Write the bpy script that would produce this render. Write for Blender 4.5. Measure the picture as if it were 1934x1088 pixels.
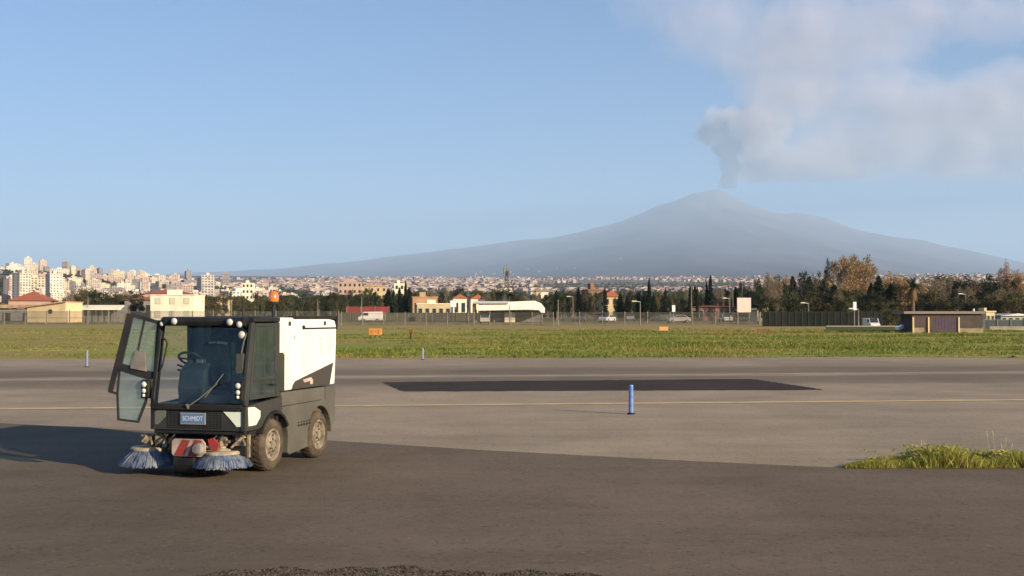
import bpy, bmesh, math, random
from mathutils import Vector, Matrix, noise
sin, cos, pi = math.sin, math.cos, math.pi
R = math.radians
for o in list(bpy.data.objects): bpy.data.objects.remove(o)
SC = bpy.context.scene
C = SC.collection
rnd = random.Random(7)

# ------------------------------------------------------------------ camera
F_PX, CAM_H, HOR = 2150.0, 2.05, 600.0
cd = bpy.data.cameras.new("Camera"); cam = bpy.data.objects.new("camera", cd); C.objects.link(cam)
cd.sensor_width = 36.0; cd.lens = 36.0 * F_PX / 1934.0
cd.clip_start = 0.05; cd.clip_end = 150000
cam.location = (0, 0, CAM_H)
cam.rotation_euler = (pi/2 + math.atan((HOR-544.0)/F_PX), 0, 0)
SC.camera = cam
# ------------------------------------------------------------------ world, sun, exposure
SUN_EL, SUN_AZ = R(17), R(128)          # azimuth clockwise from +Y: low sun behind the camera's right shoulder
w = bpy.data.worlds.new("World"); SC.world = w; w.use_nodes = True
nt = w.node_tree
bg = nt.nodes["Background"]
sky = nt.nodes.new("ShaderNodeTexSky"); sky.sky_type = 'NISHITA'; sky.sun_disc = False
sky.sun_elevation = SUN_EL; sky.sun_rotation = SUN_AZ
sky.air_density = 0.9; sky.dust_density = 1.2; sky.ozone_density = 5.5; sky.altitude = 0
tint = nt.nodes.new("ShaderNodeMix"); tint.data_type = 'RGBA'; tint.blend_type = 'MULTIPLY'; tint.inputs[0].default_value = 1.0; tint.inputs[7].default_value = (.79, .99, 1.08, 1)
nt.links.new(sky.outputs[0], tint.inputs[6]); nt.links.new(tint.outputs[2], bg.inputs[0]); bg.inputs[1].default_value = 0.051
ld = bpy.data.lights.new("Sun", 'SUN'); ld.energy = 5.0; ld.angle = R(0.55); ld.color = (1.0, 0.78, 0.51)
sun = bpy.data.objects.new("sun", ld); C.objects.link(sun)
sdir = Vector((sin(SUN_AZ)*cos(SUN_EL), cos(SUN_AZ)*cos(SUN_EL), sin(SUN_EL)))
sun.rotation_euler = sdir.to_track_quat('Z', 'Y').to_euler()
SC.view_settings.view_transform = 'Standard'; SC.view_settings.look = 'None'
SC.view_settings.exposure = 1.46; SC.view_settings.gamma = 1.0
SC.render.engine = 'CYCLES'
SC.cycles.use_denoising = True
SC.cycles.volume_bounces = 1
SC.cycles.transparent_max_bounces = 24

# ------------------------------------------------------------------ materials
MATS = {}
def mat(name, col, rough=0.7, metal=0.0, col2=None, scale=3.0, detail=4, bump=0.0, bscale=40, objrand=None, spec=0.5, coat=0, contrast=(0.35, 0.65), stretch=None, world=False, trans=0):
    if name in MATS: return MATS[name]
    m = bpy.data.materials.new(name); m.use_nodes = True
    n = m.node_tree.nodes; L = m.node_tree.links
    b = n["Principled BSDF"]
    b.inputs["Base Color"].default_value = (*col, 1); b.inputs["Roughness"].default_value = rough
    b.inputs["Metallic"].default_value = metal; b.inputs["Specular IOR Level"].default_value = spec if rough < .75 else .12
    b.inputs["Coat Weight"].default_value = coat
    if trans:
        b.inputs["Transmission Weight"].default_value = trans
    vec = None
    if col2 or bump:
        if world:
            g = n.new("ShaderNodeNewGeometry"); vec = g.outputs["Position"]
        else:
            tc = n.new("ShaderNodeTexCoord"); vec = tc.outputs["Object"]
        if stretch:
            mp = n.new("ShaderNodeMapping"); mp.inputs["Scale"].default_value = stretch
            L.new(vec, mp.inputs[0]); vec = mp.outputs[0]
    out = None
    if col2:
        nz = n.new("ShaderNodeTexNoise"); nz.inputs["Scale"].default_value = scale; nz.inputs["Detail"].default_value = detail
        L.new(vec, nz.inputs["Vector"])
        cr = n.new("ShaderNodeValToRGB")
        cr.color_ramp.elements[0].position, cr.color_ramp.elements[1].position = contrast
        cr.color_ramp.elements[0].color = (*col, 1); cr.color_ramp.elements[1].color = (*col2, 1)
        L.new(nz.outputs["Fac"], cr.inputs[0]); out = cr.outputs[0]
    if objrand:
        oi = n.new("ShaderNodeObjectInfo")
        cr2 = n.new("ShaderNodeValToRGB"); cr2.color_ramp.interpolation = 'CONSTANT'
        els = cr2.color_ramp.elements
        els[0].color = (*objrand[0], 1); els[0].position = 0
        els[1].color = (*objrand[1], 1); els[1].position = 1/len(objrand)
        for i, c in enumerate(objrand[2:]):
            e = els.new((i+2)/len(objrand)); e.color = (*c, 1)
        L.new(oi.outputs["Random"], cr2.inputs[0])
        if out:
            mx = n.new("ShaderNodeMix"); mx.data_type = 'RGBA'; mx.blend_type = 'MULTIPLY'; mx.inputs[0].default_value = 1
            L.new(out, mx.inputs[6]); L.new(cr2.outputs[0], mx.inputs[7]); out = mx.outputs[2]
        else: out = cr2.outputs[0]
    if out: L.new(out, b.inputs["Base Color"])
    if bump:
        nb = n.new("ShaderNodeTexNoise"); nb.inputs["Scale"].default_value = bscale; nb.inputs["Detail"].default_value = 5
        L.new(vec, nb.inputs["Vector"])
        bp = n.new("ShaderNodeBump"); bp.inputs["Strength"].default_value = bump; bp.inputs["Distance"].default_value = 0.02
        L.new(nb.outputs["Fac"], bp.inputs["Height"]); L.new(bp.outputs[0], b.inputs["Normal"])
    MATS[name] = m
    return m

def glass_mat(name, tint=(0.75, 0.9, 0.92), rough=0.03, alpha=0.25, dirt=0.0):
    """thin pane: mostly see-through tinted, part glossy"""
    if name in MATS: return MATS[name]
    m = bpy.data.materials.new(name); m.use_nodes = True
    n = m.node_tree.nodes; L = m.node_tree.links; n.remove(n["Principled BSDF"])
    out = n["Material Output"]
    tr = n.new("ShaderNodeBsdfTransparent"); tr.inputs[0].default_value = (*tint, 1)
    gl = n.new("ShaderNodeBsdfGlossy"); gl.inputs["Roughness"].default_value = rough; gl.inputs[0].default_value = (0.95, 1, 1, 1)
    fr = n.new("ShaderNodeFresnel"); fr.inputs[0].default_value = 1.5
    ad = n.new("ShaderNodeMath"); ad.operation = 'MULTIPLY_ADD'; ad.inputs[1].default_value = .5; ad.inputs[2].default_value = alpha*0.15
    L.new(fr.outputs[0], ad.inputs[0])
    mx = n.new("ShaderNodeMixShader"); L.new(ad.outputs[0], mx.inputs[0]); L.new(tr.outputs[0], mx.inputs[1]); L.new(gl.outputs[0], mx.inputs[2])
    df = n.new("ShaderNodeBsdfDiffuse"); df.inputs[0].default_value = (0.35, 0.4, 0.4, 1)
    mx2 = n.new("ShaderNodeMixShader")
    tc = n.new("ShaderNodeTexCoord"); nz = n.new("ShaderNodeTexNoise"); nz.inputs["Scale"].default_value = 5; nz.inputs["Detail"].default_value = 6
    L.new(tc.outputs["Object"], nz.inputs["Vector"])
    ml = n.new("ShaderNodeMath"); ml.operation = 'MULTIPLY'; ml.inputs[1].default_value = dirt*2
    L.new(nz.outputs["Fac"], ml.inputs[0]); L.new(ml.outputs[0], mx2.inputs[0])
    L.new(mx.outputs[0], mx2.inputs[1]); L.new(df.outputs[0], mx2.inputs[2]); L.new(mx2.outputs[0], out.inputs[0])
    MATS[name] = m
    return m

# ------------------------------------------------------------------ mesh helpers
class MB:
    def __init__(s): s.v = []; s.f = []; s.mi = []; s.m = []; s.cur = 0
    def use(s, m):
        if m not in s.m: s.m.append(m)
        s.cur = s.m.index(m); return s
    def poly(s, pts):
        b = len(s.v); s.v += [tuple(p) for p in pts]; s.f.append(tuple(range(b, b+len(pts)))); s.mi.append(s.cur)
    def faces(s, vs, fs):
        b = len(s.v); s.v += [tuple(p) for p in vs]
        for f in fs: s.f.append(tuple(b+i for i in f)); s.mi.append(s.cur)
    def box(s, x0, x1, y0, y1, z0, z1, M=None):
        vs = [Vector((x, y, z)) for z in (z0, z1) for y in (y0, y1) for x in (x0, x1)]
        if M: vs = [M @ v for v in vs]
        s.faces(vs, [(0, 2, 3, 1), (4, 5, 7, 6), (0, 1, 5, 4), (2, 6, 7, 3), (0, 4, 6, 2), (1, 3, 7, 5)])
    def tube(s, p, q, r, r2=None, n=10, caps=True):
        p, q = Vector(p), Vector(q); r2 = r if r2 is None else r2
        d = (q-p).normalized(); a = d.orthogonal().normalized(); b = d.cross(a)
        vs = [p+(a*cos(t)+b*sin(t))*r for t in [2*pi*i/n for i in range(n)]] + [q+(a*cos(t)+b*sin(t))*r2 for t in [2*pi*i/n for i in range(n)]]
        fs = [(i, (i+1) % n, n+(i+1) % n, n+i) for i in range(n)]
        if caps: fs += [tuple(range(n-1, -1, -1)), tuple(range(n, 2*n))]
        s.faces(vs, fs)
    def path(s, pts, r, n=8):
        for a, b in zip(pts, pts[1:]): s.tube(a, b, r, n=n)
    def prism(s, pts, axis, a, b):
        """pts 2-D polygon; axis 'y': pts are (x,z) extruded y a->b ; 'x': (y,z); 'z': (x,y)"""
        def mk(p, h): return {'y': (p[0], h, p[1]), 'x': (h, p[0], p[1]), 'z': (p[0], p[1], h)}[axis]
        n = len(pts); vs = [mk(p, a) for p in pts] + [mk(p, b) for p in pts]
        s.faces(vs, [(i, (i+1) % n, n+(i+1) % n, n+i) for i in range(n)] + [tuple(range(n-1, -1, -1)), tuple(range(n, 2*n))])
    def lathe(s, prof, c, axis, n=28):
        """prof: (radius, along) list round axis through c"""
        c = Vector(c); d = Vector(axis).normalized(); a = d.orthogonal().normalized(); b = d.cross(a)
        vs = []
        for (r, h) in prof:
            vs += [c+d*h+(a*cos(2*pi*i/n)+b*sin(2*pi*i/n))*r for i in range(n)]
        fs = []
        for k in range(len(prof)-1):
            fs += [(k*n+i, k*n+(i+1) % n, (k+1)*n+(i+1) % n, (k+1)*n+i) for i in range(n)]
        s.faces(vs, fs)
    def slab(s, pts, t, off=0.0):
        """thick plate of a planar polygon in space: thickness t along its normal"""
        pts = [Vector(p) for p in pts]
        nrm = (pts[1]-pts[0]).cross(pts[-1]-pts[0]).normalized()
        A = [p+nrm*(off-t/2) for p in pts]; B = [p+nrm*(off+t/2) for p in pts]; n = len(pts)
        s.faces(A+B, [(i, (i+1) % n, n+(i+1) % n, n+i) for i in range(n)] + [tuple(range(n-1, -1, -1)), tuple(range(n, 2*n))])
    def build(s, name, m=None, parent=None, bevel=0, smooth=False, fixn=True):
        me = bpy.data.meshes.new(name); me.from_pydata(s.v, [], s.f)
        if m is not None and not s.m: me.materials.append(m)
        for x in s.m: me.materials.append(x)
        if s.m: me.polygons.foreach_set("material_index", s.mi)
        if fixn:
            bm = bmesh.new(); bm.from_mesh(me); bmesh.ops.recalc_face_normals(bm, faces=bm.faces); bm.to_mesh(me); bm.free()
        if smooth: me.polygons.foreach_set("use_smooth", [True]*len(me.polygons))
        me.update()
        o = bpy.data.objects.new(name, me); C.objects.link(o)
        if parent: o.parent = parent
        if bevel:
            md = o.modifiers.new("bevel", 'BEVEL'); md.width = bevel; md.segments = 2; md.limit_method = 'ANGLE'; md.angle_limit = R(40)
        return o
def tag(o, label=None, cat=None, group=None, kind=None):
    if label: o['label'] = label
    if cat: o['category'] = cat
    if group: o['group'] = group
    if kind: o['kind'] = kind
    return o
def empty(name, loc, rz=0, label=None, cat=None, group=None):
    o = bpy.data.objects.new(name, None); C.objects.link(o); o.location = loc; o.rotation_euler = (0, 0, rz); o.empty_display_size = 0.3
    return tag(o, label, cat, group)
def copy_tree(o, parent=None):
    c = o.copy(); C.objects.link(c)
    if parent: c.parent = parent
    for ch in list(o.children): copy_tree(ch, c)
    return c

# ------------------------------------------------------------------ terrain
def lerp_pts(pts, x):
    if x <= pts[0][0]: return pts[0][1]
    for (a, ya), (b, yb) in zip(pts, pts[1:]):
        if x <= b: return ya+(yb-ya)*(x-a)/(b-a)
    return pts[-1][1]
def smooth(t): t = max(0, min(1, t)); return t*t*(3-2*t)
PLAIN = [(0, 0), (62, 0), (120, .42), (185, .9), (260, 1.5), (400, 2.0), (600, 3.5), (1000, 11), (1600, 26), (2500, 58), (4000, 122), (5500, 185), (7000, 250), (10000, 330), (16000, 420), (28000, 520), (60000, 700)]
RIDGE = [(-2500, 350), (-900, 540), (-300, 760), (0, 900), (300, 1040), (430, 1120), (560, 1263), (700, 1432), (800, 1601), (900, 1758), (960, 1867), (1010, 1940), (1060, 2018), (1110, 2187), (1160, 2331), (1178, 2383), (1210, 2565), (1240, 2747), (1280, 2916), (1308, 3079), (1330, 3112), (1350, 3164), (1362, 3151), (1380, 3034), (1400, 2884), (1430, 2747), (1460, 2604), (1480, 2552), (1497, 2597), (1530, 2571), (1570, 2461), (1600, 2252), (1640, 2135), (1700, 1992), (1750, 1927), (1790, 1771), (1850, 1614), (1900, 1471), (1934, 1367), (2050, 1100), (2300, 800), (3200, 400), (5000, 150)]
HILL = [(-700, 55), (-200, 96), (0, 98), (120, 95), (200, 88), (300, 82), (380, 74), (450, 60), (540, 42), (650, 18), (760, 0)]
def height(x, y):
    r = math.hypot(x, y)
    z = lerp_pts(PLAIN, r)
    if y > 0.05*r and r > 500:
        px = 967 + 2150*x/y if y > 0 else 9999
        hill = lerp_pts(HILL, px)
        if hill > 0:
            hz = hill*smooth((r-900)/1900) if r < 2800 else hill*(1-0.5*smooth((r-2800)/2500))
            z = max(z, hz) if r < 2800 else max(z, hz)
        if r > 3000:
            d = y
            t = d/28000
            sp = 420*max(0, 1-t)**.6 if t < 1 else 0      # towards the plain the flank broadens and loses the sharp crest
            rz = lerp_pts(RIDGE, px) if sp < 1 else sum(wt*lerp_pts(RIDGE, px+q*sp) for q, wt in ((-1, .06), (-.75, .10), (-.5, .14), (-.25, .165), (0, .17), (.25, .165), (.5, .14), (.75, .10), (1, .06)))/1.1
            if t < 1: mz = rz*t**1.7
            else: mz = rz*max(0, 1-(t-1)*1.2)
            ax, ay = x-4900, y-28000; rr = math.hypot(ax, ay); th = math.atan2(ay, ax)
            n1 = noise.fractal(Vector((x/2200, y/2200, 3)), 0.9, 2.1, 5)
            n2 = noise.noise(Vector((cos(th)*7, sin(th)*7, rr/9000)))+.5*noise.noise(Vector((cos(th)*17, sin(th)*17, rr/5000+5)))
            fade = smooth((r-6000)/12000)*smooth((rr-400)/2500)
            if 24000 < r < 32000: mz += 16*noise.noise(Vector((x/420, y/900, 1)))*smooth((mz-1500)/1200)
            mz += fade*(n1*30 - abs(n2)*75 + 18)*min(1, mz/900)
            z = max(z, mz)
    return z
def at(px, D, z=None):
    X = (px-967)/F_PX*D
    return Vector((X, D, height(X, D) if z is None else z))
def m_px(D): return D/F_PX

angs = []
a = -180.0
while a < 180:
    angs.append(a); a += (0.16 if -29 <= a < 29 else 1.0 if -45 <= a < 45 else 5.0)
rs = [0, 4, 8, 14, 22, 32, 45, 56, 62]
r = 62
while r < 46000:
    r *= 1.03 if r < 3500 else 1.011 if r < 30000 else 1.08
    rs.append(min(r, 45800))
mb = MB(); n = len(angs)
vs = [(0, 0, 0)]
for r in rs[1:]:
    for a in angs:
        x, y = r*sin(R(a)), r*cos(R(a)); vs.append((x, y, height(x, y)))
fs = [(0, 1+i, 1+(i+1) % n) for i in range(n)]
for k in range(len(rs)-2):
    b0, b1 = 1+k*n, 1+(k+1)*n
    fs += [(b0+i, b1+i, b1+(i+1) % n, b0+(i+1) % n) for i in range(n)]
mb.faces(vs, fs)

def ground_material():
    m = bpy.data.materials.new("ground_cover"); m.use_nodes = True
    N = m.node_tree.nodes; L = m.node_tree.links; b = N["Principled BSDF"]; b.inputs["Roughness"].default_value = 0.95
    b.inputs["Specular IOR Level"].default_value = 0.1
    g = N.new("ShaderNodeNewGeometry")
    ln = N.new("ShaderNodeVectorMath"); ln.operation = 'LENGTH'; L.new(g.outputs["Position"], ln.inputs[0])
    def nz(scale, detail=5, stretch=(1, 1, 1)):
        mp = N.new("ShaderNodeMapping"); mp.inputs["Scale"].default_value = stretch; L.new(g.outputs["Position"], mp.inputs[0])
        t = N.new("ShaderNodeTexNoise"); t.inputs["Scale"].default_value = scale; t.inputs["Detail"].default_value = detail
        L.new(mp.outputs[0], t.inputs["Vector"]); return t.outputs["Fac"]
    def ramp(fac, stops):
        cr = N.new("ShaderNodeValToRGB"); e = cr.color_ramp.elements
        e[0].position, e[0].color = stops[0][0], (*stops[0][1], 1); e[1].position, e[1].color = stops[-1][0], (*stops[-1][1], 1)
        for p, c in stops[1:-1]:
            x = e.new(p); x.color = (*c, 1)
        L.new(fac, cr.inputs[0]); return cr.outputs[0]
    def mix(f, a, c):
        mx = N.new("ShaderNodeMix"); mx.data_type = 'RGBA'; L.new(f, mx.inputs[0]); L.new(a, mx.inputs[6]); L.new(c, mx.inputs[7]); return mx.outputs[2]
    def mr(v, a, c):
        t = N.new("ShaderNodeMapRange"); t.interpolation_type = 'SMOOTHSTEP'; t.inputs[1].default_value = a; t.inputs[2].default_value = c; L.new(v, t.inputs[0]); return t.outputs[0]
    field = ramp(nz(0.06, 8, (0.35, 1.6, 1)), [(0.36, (0.30, 0.21, 0.08)), (0.47, (0.26, 0.25, 0.06)), (0.56, (0.19, 0.22, 0.045)), (0.68, (0.36, 0.28, 0.10))])
    dry = ramp(nz(0.12, 8, (0.3, 2.0, 1)), [(0.38, (0.30, 0.21, 0.09)), (0.55, (0.26, 0.23, 0.075)), (0.68, (0.38, 0.27, 0.13))])
    sx = N.new("ShaderNodeSeparateXYZ"); L.new(g.outputs["Position"], sx.inputs[0])
    f1 = mix(mr(sx.outputs[1], 105, 150), field, dry)
    # left end of the field is drier
    ratio = N.new("ShaderNodeMath"); ratio.operation = 'DIVIDE'; L.new(sx.outputs[0], ratio.inputs[0]); L.new(sx.outputs[1], ratio.inputs[1])
    f1 = mix(mr(sx.outputs[0], -19, -30), f1, dry)
    yard = ramp(nz(0.02, 6), [(0.35, (0.12, 0.11, 0.09)), (0.5, (0.09, 0.1, 0.045)), (0.65, (0.2, 0.17, 0.14))])
    town = ramp(nz(0.006, 8), [(0.38, (0.05, 0.06, 0.03)), (0.52, (0.15, 0.13, 0.11)), (0.66, (0.3, 0.25, 0.21))])
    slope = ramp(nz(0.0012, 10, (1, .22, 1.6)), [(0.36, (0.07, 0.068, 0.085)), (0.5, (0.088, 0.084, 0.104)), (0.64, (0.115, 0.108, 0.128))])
    c = mix(mr(ln.outputs["Value"], 180, 260), f1, yard)
    c = mix(mr(ln.outputs["Value"], 500, 1100), c, town)
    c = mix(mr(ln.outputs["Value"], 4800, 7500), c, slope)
    L.new(c, b.inputs["Base Color"])
    bp = N.new("ShaderNodeBump"); bp.inputs["Strength"].default_value = 0.6; bp.inputs["Distance"].default_value = 0.25
    L.new(nz(1.3, 6, (0.6, 1.4, 1)), bp.inputs["Height"]); L.new(bp.outputs[0], b.inputs["Normal"])
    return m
tag(mb.build("ground", ground_material(), smooth=True, fixn=False), kind='structure', label='grassy plain rising to the smoking volcano')

# ------------------------------------------------------------------ asphalt
def asphalt(name, c_lo, c_hi, bands=False, fine=1.0):
    m = bpy.data.materials.new(name); m.use_nodes = True
    N = m.node_tree.nodes; L = m.node_tree.links; b = N["Principled BSDF"]; b.inputs["Roughness"].default_value = 0.88
    b.inputs["Specular IOR Level"].default_value = 0.08
    g = N.new("ShaderNodeNewGeometry"); P = g.outputs["Position"]
    def nz(scale, detail=5, stretch=(1, 1, 1), rot=0):
        mp = N.new("ShaderNodeMapping"); mp.inputs["Scale"].default_value = stretch; mp.inputs["Rotation"].default_value = (0, 0, rot); L.new(P, mp.inputs[0])
        t = N.new("ShaderNodeTexNoise"); t.inputs["Scale"].default_value = scale; t.inputs["Detail"].default_value = detail; t.inputs["Roughness"].default_value = 0.6
        L.new(mp.outputs[0], t.inputs["Vector"]); return t.outputs["Fac"]
    def mth(op, a, v):
        t = N.new("ShaderNodeMath"); t.operation = op; L.new(a, t.inputs[0])
        if isinstance(v, (int, float)): t.inputs[1].default_value = v
        else: L.new(v, t.inputs[1])
        return t.outputs[0]
    big = nz(0.45, 6, (1, 1, 1)); streak = nz(0.5, 6, (0.25, 2.2, 1), -0.13); fin = nz(38*fine, 3); mid = nz(6, 5)
    s = mth('ADD', mth('MULTIPLY', big, 0.36), mth('MULTIPLY', streak, 0.22))
    s = mth('ADD', s, mth('MULTIPLY', fin, 0.26)); s = mth('ADD', s, mth('MULTIPLY', mid, 0.16))
    cr = N.new("ShaderNodeValToRGB"); e = cr.color_ramp.elements
    e[0].position = 0.38; e[0].color = (*c_lo, 1); e[1].position = 0.63; e[1].color = (*c_hi, 1); L.new(s, cr.inputs[0])
    col = cr.outputs[0]
    # aggregate: single pale and dark stones
    vo = N.new("ShaderNodeTexVoronoi"); vo.inputs["Scale"].default_value = 26; L.new(P, vo.inputs["Vector"])
    sp = N.new("ShaderNodeSeparateColor"); L.new(vo.outputs["Color"], sp.inputs[0])
    for ch, thr, c in ((0, 0.985, (0.26, 0.23, 0.19)), (1, 0.95, (0.03, 0.03, 0.03))):
        gt = mth('GREATER_THAN', sp.outputs[ch], thr); gt = mth('MULTIPLY', gt, 0.28)
        mx = N.new("ShaderNodeMix"); mx.data_type = 'RGBA'; L.new(gt, mx.inputs[0]); L.new(col, mx.inputs[6]); mx.inputs[7].default_value = (*c, 1); col = mx.outputs[2]
    hs = N.new("ShaderNodeMix"); hs.data_type = 'RGBA'; hs.blend_type = 'MULTIPLY'
    dr = N.new("ShaderNodeMapRange"); dr.inputs[1].default_value = .4; dr.inputs[2].default_value = .62; L.new(nz(.11, 4, (1, .6, 1), .5), dr.inputs[0])
    L.new(dr.outputs[0], hs.inputs[0]); L.new(col, hs.inputs[6]); hs.inputs[7].default_value = (.80, .82, .84, 1); col = hs.outputs[2]
    # hairline cracks
    vc = N.new("ShaderNodeTexVoronoi"); vc.feature = 'DISTANCE_TO_EDGE'; vc.inputs["Scale"].default_value = .28
    wv = N.new("ShaderNodeTexNoise"); wv.inputs["Scale"].default_value = 1.4; wv.inputs["Detail"].default_value = 6; L.new(P, wv.inputs["Vector"])
    wa = N.new("ShaderNodeVectorMath"); wa.operation = 'MULTIPLY_ADD'; L.new(wv.outputs["Color"], wa.inputs[0]); wa.inputs[1].default_value = (1.6, 1.6, 0); L.new(P, wa.inputs[2]); L.new(wa.outputs[0], vc.inputs["Vector"])
    lt = mth('LESS_THAN', vc.outputs["Distance"], .0022); lt = mth('MULTIPLY', lt, mth('GREATER_THAN', nz(.35, 3), .56)); lt = mth('MULTIPLY', lt, .15)
    mc = N.new("ShaderNodeMix"); mc.data_type = 'RGBA'; L.new(lt, mc.inputs[0]); L.new(col, mc.inputs[6]); mc.inputs[7].default_value = (.03, .026, .022, 1); col = mc.outputs[2]
    if bands:
        sx = N.new("ShaderNodeSeparateXYZ"); L.new(P, sx.inputs[0])
        cc = mth('SUBTRACT', sx.outputs[1], mth('MULTIPLY', sx.outputs[0], 0.13))
        cc = mth('ADD', cc, mth('MULTIPLY', mth('SUBTRACT', nz(0.25, 5, (0.12, 1, 1)), 0.5), 2.6))
        cr2 = N.new("ShaderNodeValToRGB"); el = cr2.color_ramp.elements
        mpn = N.new("ShaderNodeMapRange"); mpn.inputs[1].default_value = 25; mpn.inputs[2].default_value = 60; L.new(cc, mpn.inputs[0])
        st = [(25, .0), (33.2, .0), (34.4, .55), (36.5, .85), (38.9, .8), (39.3, .1), (40.6, .1), (41.3, .8), (44.5, .85), (47.3, .25), (52, .05), (60, 0)]
        el[0].position = 0; el[0].color = (0, 0, 0, 1); el[1].position = 1; el[1].color = (0, 0, 0, 1)
        for p, v in st[1:-1]:
            x = el.new((p-25)/35); x.color = (v, v, v, 1)
        L.new(mpn.outputs[0], cr2.inputs[0])
        mx = N.new("ShaderNodeMix"); mx.data_type = 'RGBA'; mx.blend_type = 'MIX'
        L.new(mth('MULTIPLY', cr2.outputs[0], 0.62), mx.inputs[0]); L.new(col, mx.inputs[6]); mx.inputs[7].default_value = (0.078, 0.062, 0.048, 1)
        col = mx.outputs[2]
    L.new(col, b.inputs["Base Color"])
    bp = N.new("ShaderNodeBump"); bp.inputs["Strength"].default_value = 0.35; bp.inputs["Distance"].default_value = 0.012
    L.new(nz(55, 4), bp.inputs["Height"]); L.new(bp.outputs[0], b.inputs["Normal"])
    return m
def sheet(name, pts, z, m, label=None, th=None):
    mb = MB(); mb.poly([(x, y, z) for x, y in pts])
    return tag(mb.build(name, m), kind='structure', label=label)
taxi_m = asphalt("taxiway_asphalt", (0.255, 0.203, 0.145), (0.40, 0.33, 0.245), bands=True)
apron_m = asphalt("apron_asphalt", (0.122, 0.094, 0.068), (0.198, 0.156, 0.116))
patch_m = asphalt("patch_asphalt", (0.036, 0.027, 0.021), (0.066, 0.052, 0.042))
def ge(x): return 58.05 + 0.058*x         # where the grass starts
# light taxiway: ragged far edge against the grass
far = [(x, ge(x)+rnd.uniform(-.25, .25)) for x in [-130+i*1.3 for i in range(200)]]
sheet("taxiway", [(-130, 6), (130, 6)] + far[::-1], 0.004, taxi_m)
seam = [(-60, 27.0), (-9.92, 22.11), (-3.01, 18.98), (-0.6, 17.7), (2.04, 16.51), (3.4, 15.95), (4.6, 15.52), (7.0, 15.5), (12, 15.6), (60, 16.5)]
sheet("apron", [(-60, -40), (60, -40)] + seam[::-1], 0.008, apron_m)
pc = [(-3.03, 31.56), (8.88, 32.25), (8.01, 38.07), (-4.15, 36.2)]; pe = []
for i in range(4):
    (ax_, ay_), (bx_, by_) = pc[i], pc[(i+1) % 4]
    for k in range(40):
        t = k/40; pe.append((ax_+(bx_-ax_)*t+rnd.gauss(0, .03), ay_+(by_-ay_)*t+rnd.gauss(0, .05)+.12*noise.noise(Vector((k*.3, i, 0)))))
sheet("asphalt_patch", pe, 0.008, patch_m)
def strip(name, x0, y0, x1, y1, w, m, z=0.012):
    mb = MB(); d = Vector((x1-x0, y1-y0, 0)).normalized(); p = Vector((-d.y, d.x, 0))*w/2
    a, b = Vector((x0, y0, z)), Vector((x1, y1, z)); k = 60
    for i in range(k):
        q0, q1 = a.lerp(b, i/k), a.lerp(b, (i+1)/k); mb.poly([q0-p, q1-p, q1+p, q0+p])
    return tag(mb.build(name, m), kind='structure')
yel = mat("worn_yellow_paint", (0.58, 0.44, 0.22), 0.8, col2=(0.42, 0.33, 0.20), scale=1.6, world=True, contrast=(0.4, 0.7))
wht = mat("worn_white_paint", (0.40, 0.34, 0.27), 0.8, col2=(0.30, 0.25, 0.20), scale=1.2, world=True)
s_ = (28.33-25.55)/(12.71+11.46)
strip("yellow_line", -60, 25.55-(60-11.46)*s_, 60, 28.33+(60-12.71)*s_, 0.40, yel)
s_ = (42.87-37.43)/(19.25+16.81)
strip("white_line", -60, 37.43-(60-16.81)*s_, 60, 42.87+(60-19.25)*s_, 0.55, wht)

# ------------------------------------------------------------------ grass
def leafmat(name, cols, trans=0.35, scale=0.5, amp=1.5):
    if name in MATS: return MATS[name]
    m = bpy.data.materials.new(name); m.use_nodes = True
    N = m.node_tree.nodes; L = m.node_tree.links; b = N["Principled BSDF"]; out = N["Material Output"]
    b.inputs["Roughness"].default_value = 0.75; b.inputs["Specular IOR Level"].default_value = 0.2
    g = N.new("ShaderNodeNewGeometry")
    nz = N.new("ShaderNodeTexNoise"); nz.inputs["Scale"].default_value = scale; nz.inputs["Detail"].default_value = 3; L.new(g.outputs["Position"], nz.inputs["Vector"])
    ad = N.new("ShaderNodeMath"); ad.operation = 'MULTIPLY_ADD'; ad.inputs[1].default_value = 0.45; L.new(g.outputs["Random Per Island"], ad.inputs[0])
    sb = N.new("ShaderNodeMath"); sb.operation = 'MULTIPLY_ADD'; sb.inputs[1].default_value = amp; sb.inputs[2].default_value = .28-amp/2; L.new(nz.outputs["Fac"], sb.inputs[0])
    L.new(sb.outputs[0], ad.inputs[2])
    cr = N.new("ShaderNodeValToRGB"); e = cr.color_ramp.elements
    e[0].position = 0; e[0].color = (*cols[0], 1); e[1].position = 1; e[1].color = (*cols[-1], 1)
    for i, c in enumerate(cols[1:-1]):
        x = e.new((i+1)/(len(cols)-1)); x.color = (*c, 1)
    L.new(ad.outputs[0], cr.inputs[0]); L.new(cr.outputs[0], b.inputs["Base Color"])
    tl = N.new("ShaderNodeBsdfTranslucent"); L.new(cr.outputs[0], tl.inputs[0])
    mx = N.new("ShaderNodeMixShader"); mx.inputs[0].default_value = trans; L.new(b.outputs[0], mx.inputs[1]); L.new(tl.outputs[0], mx.inputs[2]); L.new(mx.outputs[0], out.inputs[0])
    MATS[name] = m; return m
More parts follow.
